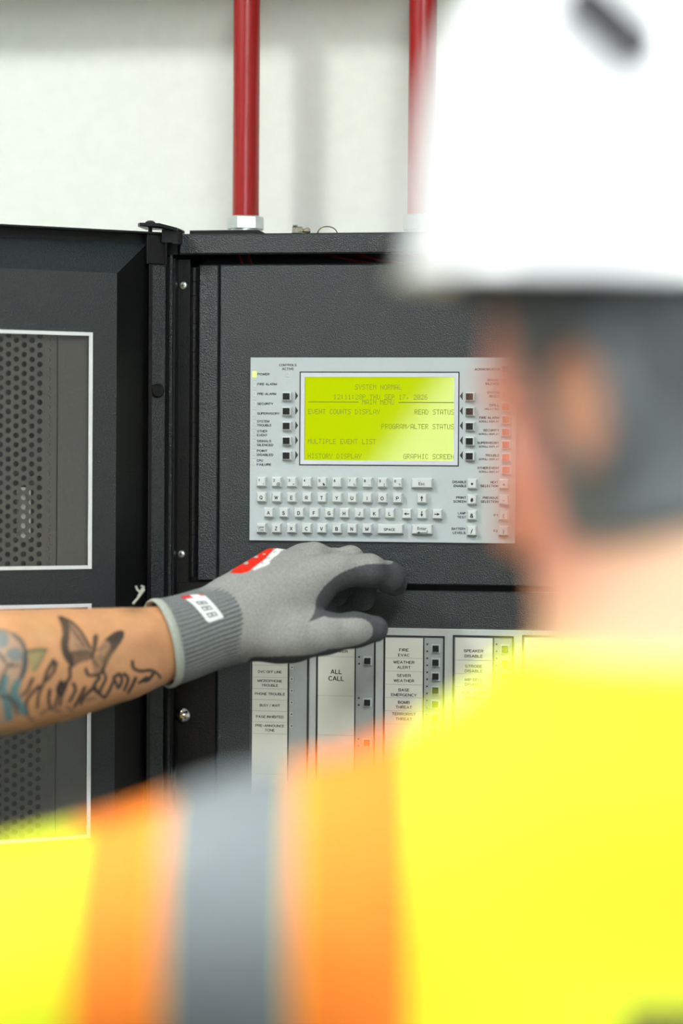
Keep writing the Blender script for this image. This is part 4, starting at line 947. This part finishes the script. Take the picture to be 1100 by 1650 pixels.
bm.to_mesh(me); bm.free(); me.polygons.foreach_set('use_smooth', [True] * len(me.polygons)); me.update()
# tattoo picture in a flat arm map (1 unit = 1 px of the arm as laid out), sampled per vertex
TX0, TY0, TS = -90, 950, 2
tat = np.zeros((int(270 * TS), int(390 * TS), 4)); yy, xx = np.mgrid[0:tat.shape[0], 0:tat.shape[1]]; xx = xx / TS + TX0; yy = yy / TS + TY0
def over(mask, c, a):
    a = np.clip(mask, 0, 1) * a; tat[..., :3] = tat[..., :3] * (1 - a[..., None]) + np.array(c) * a[..., None]; tat[..., 3] = 1 - (1 - tat[..., 3]) * (1 - a)
def spline(pts, n=10):
    p = [pts[0]] + list(pts) + [pts[-1]]; o = []
    for i in range(1, len(p) - 2):
        for k in range(n):
            t = k / n; o.append(tuple(.5 * (2*p[i][q] + (p[i+1][q]-p[i-1][q])*t + (2*p[i-1][q]-5*p[i][q]+4*p[i+1][q]-p[i+2][q])*t*t + (3*p[i][q]-p[i-1][q]-3*p[i+1][q]+p[i+2][q])*t**3) for q in (0, 1)))
    return o + [tuple(pts[-1])]
def stroke(pts, w, c, a=.8, soft=1.2, w2=None):
    q = spline(pts); best = np.full(xx.shape, 1e9); n = len(q) - 1
    for i in range(n):
        (x0, y0), (x1, y1) = q[i], q[i + 1]; dx, dy = x1 - x0, y1 - y0; t = np.clip(((xx - x0) * dx + (yy - y0) * dy) / (dx*dx + dy*dy + 1e-9), 0, 1)
        ww = 1.25 * (w if w2 is None else w + (w2 - w) * i / n)
        best = np.minimum(best, np.hypot(xx - x0 - t*dx, yy - y0 - t*dy) - ww / 2)
    over(np.clip(.5 - best / soft, 0, 1), c, min(a * 1.15, .96))
def blob(pts, c, a, soft=True):
    m = inpoly(xx.ravel(), yy.ravel(), spline(list(pts) + [pts[0]], 5)).reshape(xx.shape).astype(float)
    for _ in range(2): m = (m + np.roll(m, 1, 0) + np.roll(m, -1, 0) + np.roll(m, 1, 1) + np.roll(m, -1, 1)) / 5
    over(m, c, a)
INK, GRY, BLU, TEAL, GRN, BRN = lc(38, 40, 42), lc(98, 92, 88), lc(96, 122, 128), lc(88, 132, 138), lc(120, 140, 92), lc(92, 80, 74)
# butterfly
blob([(94, 995), (106, 997), (122, 1006), (135, 1022), (145, 1040), (146, 1052), (130, 1058), (116, 1052), (104, 1038), (101, 1015)], GRY, .38)
blob([(92, 992), (104, 994), (110, 1004), (112, 1022), (110, 1042), (117, 1060), (116, 1076), (102, 1058), (97, 1036), (100, 1016)], INK, .93)
stroke([(95, 994), (112, 1000), (127, 1014), (138, 1031), (145, 1044)], 3.4, INK, .85); stroke([(106, 1003), (120, 1018), (136, 1040)], 2.6, INK, .7); stroke([(110, 1002), (116, 1010), (132, 1034)], 2, BRN, .6)
stroke([(109, 1012), (122, 1026), (140, 1046)], 1.8, BRN, .55); blob([(112, 1050), (128, 1047), (146, 1049), (146, 1062), (128, 1068), (113, 1076)], INK, .74); blob([(118, 1034), (134, 1040), (144, 1049), (128, 1048)], BRN, .35)
blob([(158, 1043), (170, 1028), (184, 1020), (196, 1018), (197, 1025), (188, 1040), (176, 1056), (168, 1070), (158, 1060)], GRY, .5)
blob([(168, 1031), (184, 1018), (198, 1016), (199, 1027), (189, 1043), (178, 1059), (170, 1074), (165, 1064), (177, 1042), (174, 1034)], INK, .92)
stroke([(154, 1026), (152, 1042), (148, 1060)], 7, INK, .75, w2=5); stroke([(150, 1050), (160, 1046), (172, 1040)], 1.8, INK, .5)
blob([(148, 1056), (164, 1056), (170, 1068), (164, 1084), (152, 1088), (148, 1072)], BRN, .5); stroke([(138, 1078), (142, 1087), (154, 1088), (164, 1083), (168, 1072)], 4.5, INK, .85); stroke([(150, 1064), (158, 1074)], 4, INK, .6)
# lettering strokes along the lower edge
for q in ([(213, 1066), (215, 1076), (226, 1081), (242, 1080), (252, 1084), (258, 1092)], [(246, 1086), (238, 1096), (230, 1097)], [(218, 1093), (212, 1106), (206, 1116)], [(236, 1092), (224, 1100)],
          [(183, 1092), (192, 1086), (196, 1096), (190, 1108), (184, 1096), (176, 1112), (170, 1122)], [(160, 1092), (152, 1104), (158, 1116), (164, 1106), (170, 1092), (164, 1078)], [(150, 1108), (160, 1118), (168, 1124)],
          [(112, 1076), (112, 1092), (104, 1104), (96, 1136)], [(118, 1102), (121, 1112), (112, 1130)], [(136, 1108), (126, 1128), (120, 1138)], [(148, 1110), (136, 1122), (130, 1134)], [(100, 1100), (94, 1118), (88, 1138)],
          [(86, 1064), (76, 1082), (70, 1100), (62, 1120), (60, 1140)], [(90, 1068), (86, 1082), (76, 1096)], [(80, 1112), (78, 1128), (82, 1142)], [(62, 1106), (50, 1118), (42, 1132), (44, 1150)], [(52, 1094), (44, 1112), (34, 1122)],
          [(98, 1098), (92, 1112), (100, 1118), (108, 1100)], [(200, 1086), (206, 1094), (200, 1112)]):
    stroke(q, 5.0, INK, .86, 1.6, 3.6)
for q in ([(66, 1150), (80, 1142), (96, 1146)], [(108, 1140), (116, 1144)], [(36, 1148), (52, 1160)], [(140, 1128), (152, 1124)]): stroke(q, 5, BRN, .5, 3)
# blue and teal figure at the left
blob([(-60, 1040), (-30, 1018), (0, 1016), (22, 1022), (36, 1036), (40, 1060), (40, 1080), (30, 1098), (38, 1124), (40, 1148), (24, 1156), (0, 1168), (-60, 1160)], lc(150, 140, 128), .55)
blob([(-60, 1024), (-20, 1014), (8, 1018), (14, 1034), (2, 1044), (-60, 1050)], BLU, .75); blob([(12, 1046), (30, 1044), (38, 1060), (26, 1066), (10, 1058)], BLU, .75)
stroke([(22, 1022), (36, 1036), (42, 1058), (40, 1080), (30, 1098)], 5, lc(70, 86, 92), .85); stroke([(-50, 1020), (0, 1014), (24, 1024)], 3, lc(90, 96, 98), .6)
for q in ([(28, 1100), (22, 1116), (32, 1136), (38, 1146)], [(8, 1092), (4, 1110), (10, 1130), (14, 1156)], [(-30, 1080), (-24, 1110), (-30, 1150)]): stroke(q, 10, TEAL, .8, 3)
for q in ([(20, 1068), (8, 1080), (0, 1104), (-6, 1120)], [(2, 1056), (14, 1072), (30, 1072)], [(14, 1120), (22, 1138), (28, 1150)], [(-4, 1050), (6, 1064)], [(-20, 1060), (-40, 1090), (-44, 1130)], [(40, 1052), (34, 1090)], [(0, 1122), (18, 1126), (30, 1140)]): stroke(q, 3.6, lc(66, 68, 70), .7, 1.8)
stroke([(44, 1050), (58, 1047), (74, 1047)], 4.5, lc(72, 88, 76), .75, 2); blob([(46, 1052), (73, 1048), (62, 1072), (50, 1084)], GRN, .6); stroke([(73, 1049), (64, 1068), (56, 1080)], 3, lc(84, 100, 84), .6, 2)
blob([(-60, 1176), (0, 1174), (36, 1174), (28, 1186), (-60, 1200)], GRN, .5)
for (a, b, c, d, e, f) in ((236, 1036, 26, 15, (168, 100, 80), .28), (262, 1060, 10, 26, (178, 112, 86), .25), (216, 982, 16, 7, (88, 74, 54), .5), (60, 1010, 40, 20, (200, 150, 96), .3), (180, 1060, 30, 18, (196, 152, 104), .25), (66, 1024, 24, 14, (196, 164, 116), .3)): over(np.exp(-((xx - a) / c) ** 2 - ((yy - b) / d) ** 2), lc(*e), f)
V_ = coords(me); N_ = normals(me); wv = V_ + o3
px, py = topx_np(wv)
ix = np.clip(((px - TX0) * TS).astype(int), 0, tat.shape[1] - 1); iy = np.clip(((py - TY0) * TS).astype(int), 0, tat.shape[0] - 1)
base = np.tile(lc(208, 152, 108), (len(V_), 1))
rel = V_ - A0; al = rel @ AD; rad = np.linalg.norm(rel - al[:, None] * AD, axis=1)
onarm = (al > -.05) & (al < AL + .03) & (rad < .09) & ((wv - np.array(CAM)) * N_).sum(1).__lt__(0) & (px > TX0 + 1) & (px < TX0 + 388) & (py > TY0 + 1) & (py < TY0 + 268)
smp = tat[iy, ix]; base[onarm] = base[onarm] * (1 - smp[onarm, 3:4]) + smp[onarm, :3]
paint(me, base)

# glove: knit hand with a dark dipped palm
gl_lo = np.min([P(300, 860, 2.35), P(680, 1100, 2.35), P(300, 860, 2.56), P(680, 1100, 2.56)], 0); gl_hi = np.max([P(300, 860, 2.35), P(680, 1100, 2.35), P(300, 860, 2.56), P(680, 1100, 2.56)], 0)
gl_hi[1] = min(gl_hi[1], YP + .02)
G = Field(gl_lo - .01, gl_hi + .01, 0.00125)
def gc(a, b, k=.012): G.cone(np.array(P(*a[:3])), a[3] / 1000, np.array(P(*b[:3])), b[3] / 1000, k)
def chain(*q, k=.008):
    for a, b in zip(q[:-1], q[1:]): gc(a, b, k)
dp_ = np.cross(np.array(P(420, 988, 2.408)) - np.array(P(340, 1011, 2.397)), (0, 0, 1)); dp_ /= np.linalg.norm(dp_)
G.cone(np.array(P(318, 1018, 2.391)), .0398, np.array(P(345, 1010, 2.397)), .0392, .006, dp_, 1.25); G.cone(np.array(P(345, 1010, 2.397)), .0392, np.array(P(432, 988, 2.409)), .0425, .006, dp_, 1.36)
gc((372, 962, 2.408, 22), (440, 911, 2.440, 17.5), .015); gc((408, 956, 2.420, 24), (486, 903, 2.468, 15)); gc((410, 962, 2.410, 26), (506, 901, 2.452, 16)); gc((410, 985, 2.404, 28), (520, 928, 2.424, 20)); gc((412, 985, 2.404, 27), (500, 955, 2.425, 22))
gc((408, 1018, 2.400, 26), (470, 1024, 2.398, 26)); gc((440, 1000, 2.405, 26), (488, 986, 2.412, 17))
chain((450, 1026, 2.398, 25), (522, 1021, 2.398, 19.5), (572, 1015, 2.404, 16), (604, 1013.5, 2.410, 13.2), k=.010)
chain((506, 930, 2.424, 19), (545, 920, 2.424, 16.8), (594, 919, 2.432, 15.2), (626, 930, 2.456, 14.6), (636, 941, 2.476, 12.6))
chain((506, 899, 2.450, 14.5), (536, 905, 2.458, 11), (564, 902, 2.462, 13.0), (588, 936, 2.484, 12.2), (586, 967, 2.488, 11.2))
chain((488, 899, 2.462, 13.5), (540, 903, 2.476, 11), (550, 938, 2.494, 11), (544, 961, 2.494, 10))
chain((470, 905, 2.470, 12), (506, 918, 2.492, 10.5), (516, 944, 2.496, 10), (514, 958, 2.494, 9))
v, q = nets(G.D, G.lo, G.h)
glv = meshify('glove', v - o3, q, M['glove'], p2['root'], (0, 0, 0), 3); glv['label'] = 'grey knit work glove with dark dipped palm'
V_ = coords(glv.data); N_ = normals(glv.data); px, py = topx_np(V_ + o3); dep = (V_ + o3 - np.array(CAM)) @ np.array(f_); fac = N_ @ np.array(f_); fu = N_ @ np.array(u_)
col = np.tile(lc(146, 146, 144), (len(V_), 1)); coat = lc(78, 80, 83)
idx_ = inpoly(px, py, spline([(497, 1002), (507, 985), (509, 968), (518, 950), (536, 932), (556, 920), (578, 912), (604, 908), (628, 909), (640, 905), (690, 915), (690, 975), (600, 990), (552, 988), (530, 990)]))
thb = inpoly(px, py, spline([(506, 988), (530, 995), (556, 996), (578, 996), (592, 1001), (600, 1012), (599, 1024), (588, 1034), (570, 1041), (553, 1044), (530, 1046), (500, 1055), (440, 1058), (400, 1064), (400, 1110), (700, 1110), (700, 980), (560, 986)]))
back = (fac > .35) & (fu < .2); inner = (dep > 2.447) & (px > 512) & (py > 922)
mk = (idx_ | thb | back | inner); col[mk] = coat
mf = (dep > 2.455) & (px > 562) & (px < 606) & (py > 925) & (py < 990) & ~idx_; col[mf] = lc(150, 148, 144)
lg = inpoly(px, py, [(371, 923), (381, 911), (398, 893), (404, 888), (432, 881), (442, 884), (428, 900), (412, 912), (400, 921), (388, 924)]) & (fac < .2) & ~mk
col[lg] = lc(222, 42, 24)
for (cx, cy, rx_, ry_) in ((396, 907, 4, 2.6), (412, 897, 4, 2), (425, 893, 2, 1.2)): col[lg & (((px - cx) / rx_) ** 2 + ((py - cy) / ry_) ** 2 < 1)] = lc(176, 172, 168)
for a, b, w_ in (((410, 914), (430, 906), 4.4), ((424, 908), (436, 896), 4.6), ((434, 897), (447, 888), 4.6), ((444, 888), (462, 882), 2.6)):
    dx, dy = b[0] - a[0], b[1] - a[1]; t = np.clip(((px - a[0]) * dx + (py - a[1]) * dy) / (dx*dx + dy*dy), 0, 1); dd = np.hypot(px - a[0] - t*dx, py - a[1] - t*dy)
    col[(dd < w_) & (fac < .2) & ~lg & ~mk] = lc(226, 227, 226)
for (cx, cy) in ((422, 907), (433, 899), (442, 889)): col[(np.hypot(px - cx, py - cy) < 1.7) & ~mk] = lc(172, 172, 170)
paint(glv.data, col)
# cuff: ribbed sleeve of the glove, hem, label and loose thread
CUF = [(262, 1036.5, 2.3745, 43.0, 35), (276, 1033, 2.379, 42.5, 34.5), (300, 1026, 2.386, 41.5, 33.5), (340, 1012, 2.396, 40.2, 32.5), (380, 1000, 2.403, 41.5, 32.0), (412, 990, 2.408, 44.0, 32.5), (428, 986, 2.411, 44.0, 31)]
cp = [np.array(P(a, b, c)) for a, b, c, _, _ in CUF]
def cuff_at(t, th, extra=0.0):
    """t 0..1 along, th angle: point and centre on the cuff surface"""
    u = t * (len(CUF) - 1); i = min(int(u), len(CUF) - 2); f = u - i
    c = cp[i] * (1 - f) + cp[i + 1] * f; ra = (CUF[i][3] * (1 - f) + CUF[i + 1][3] * f) / 1000; rb = (CUF[i][4] * (1 - f) + CUF[i + 1][4] * f) / 1000
    tan = (cp[min(i + 1, len(cp) - 1)] - cp[max(i - 1, 0)]) * (1 - f) + (cp[min(i + 2, len(cp) - 1)] - cp[i]) * f; tan /= np.linalg.norm(tan)
    hv = np.cross(tan, (0, 0, 1)); hv /= np.linalg.norm(hv); uv = np.cross(hv, tan)
    return c + (uv * math.cos(th) * (ra + extra) + hv * math.sin(th) * (rb + extra)) - o3
def front_sign():
    a = Vector(cuff_at(.4, math.pi / 2)); b = Vector(cuff_at(.4, -math.pi / 2)); return 1 if (a - b).dot(f_) < 0 else -1
fsn = front_sign()
nt, na = 40, 336
mb = MB()
for lay in (0, 1):
    for i in range(nt + 1):
        for j in range(na):
            th = 2 * math.pi * j / na; rib = .00055 * math.cos(th * 56) if lay == 0 else -.0016
            end = -.002 * max(0, (i - 36) / 4) ** 2
            te = .66 + .34 * (.5 - .5 * math.cos(th - .5 * fsn)) ** .8
            mb.v.append(tuple(cuff_at(i / nt * te, th, rib + end + .0006)))
for i in range(nt):
    for j in range(na):
        a, b = i * na + j, i * na + (j + 1) % na; mb.f.append((a, b, b + na, a + na)); mb.m.append(0)
        a += (nt + 1) * na; b += (nt + 1) * na; mb.f.append((a + na, b + na, b, a)); mb.m.append(0)
for j in range(na):
    a, b = j, (j + 1) % na; k = (nt + 1) * na; mb.f.append((a + k, b + k, b, a)); mb.m.append(0)
mb.build('knit_cuff', M['cuff'], glv, 'all')
hm = MB(); nh = 120
for j in range(nh):
    th = 2 * math.pi * j / nh; c0 = Vector(cuff_at(.012, th, .0004)); c1_ = Vector(cuff_at(.012, th, .004)); ou = (c1_ - c0).normalized(); tn = (Vector(cuff_at(.06, th)) - Vector(cuff_at(0, th))).normalized()
    for k in range(8): q_ = 2 * math.pi * k / 8; hm.v.append(tuple(c0 + ou * .0017 * math.cos(q_) + tn * .0052 * math.sin(q_)))
for j in range(nh):
    for k in range(8): hm.f.append((j*8+k, j*8+(k+1) % 8, ((j+1) % nh)*8+(k+1) % 8, ((j+1) % nh)*8+k)); hm.m.append(0)
hm.build('cuff_hem', M['hem'], glv, 'all')
def solve_cuff(pxx, pyy):
    t, th = .3, math.pi / 2 * fsn
    for _ in range(25):
        w0 = topx(Vector(cuff_at(t, th)) + Vector(o3)); w1 = topx(Vector(cuff_at(min(t + .01, 1), th)) + Vector(o3)); w2 = topx(Vector(cuff_at(t, th + .01)) + Vector(o3))
        J_ = np.array(((w1[0] - w0[0], w2[0] - w0[0]), (w1[1] - w0[1], w2[1] - w0[1]))) / .01; d = np.array((pxx - w0[0], pyy - w0[1]))
        try: s_ = np.linalg.solve(J_, d)
        except Exception: break
        t = float(np.clip(t + np.clip(s_[0], -.1, .1), 0, .97)); th = float(np.clip(th + np.clip(s_[1], -.15, .15), math.pi / 2 * fsn - 1.35, math.pi / 2 * fsn + 1.35))
    return t, th
CN = [solve_cuff(*q_) for q_ in ((289, 962), (326, 959), (361, 996), (335, 1005))]   # corners of the label, clockwise from its red corner
lb = MB(); nu, nv = 56, 28; cl = []
for i in range(nu + 1):
    for j in range(nv + 1):
        a, b = i / nu, j / nv
        t = (CN[0][0] * (1-b) + CN[1][0] * b) * (1-a) + (CN[3][0] * (1-b) + CN[2][0] * b) * a; th = (CN[0][1] * (1-b) + CN[1][1] * b) * (1-a) + (CN[3][1] * (1-b) + CN[2][1] * b) * a
        ex = 1.0 if True else 0
        lb.v.append(tuple(cuff_at(t, th, .0011))); c_ = lc(228, 230, 230)
        if a < .2 and b < .42: c_ = lc(214, 44, 40)
        if a < .12 and b > .80: c_ = lc(214, 70, 62)
        for (ga, gb) in ((.42, .5), (.62, .5), (.82, .5)):
            u_1, v_1 = abs(a - ga) / .068, abs(b - gb) / .26
            if u_1 < 1 and v_1 < 1 and not (u_1 < .35 and .2 < v_1 < .7): c_ = lc(112, 114, 116)
        cl.append(c_)
def rnd(a, b): return not ((a < .06 or a > .94) and (b < .12 or b > .88) and math.hypot((min(a, 1 - a) - .06) / .06, (min(b, 1 - b) - .12) / .12) > 1)
for i in range(nu):
    for j in range(nv):
        if rnd((i + .5) / nu, (j + .5) / nv): k = i * (nv + 1) + j; lb.f.append((k, k + nv + 1, k + nv + 2, k + 1)); lb.m.append(0)
lo_ = lb.build('cuff_label', M['label'], glv, 'all'); paint(lo_.data, np.array(cl))
so = lo_.modifiers.new('s', 'SOLIDIFY'); so.thickness = .0006; so.offset = 0
tu = MB()
for q_ in ([(214, 973, 2.384), (222, 964, 2.384), (226, 955, 2.384), (229, 948, 2.384)], [(228, 956, 2.384), (221, 950, 2.384), (219, 944, 2.384)], [(229, 950, 2.384), (232, 946, 2.384), (227, 944, 2.384)], [(222, 964, 2.384), (228, 956, 2.383), (233, 949, 2.383)]):
    tu.tube([Vector(P(*a)) - Vector(o3) for a in q_], .0011, 8)
tu.build('loose_thread', M['hem'], glv, True)
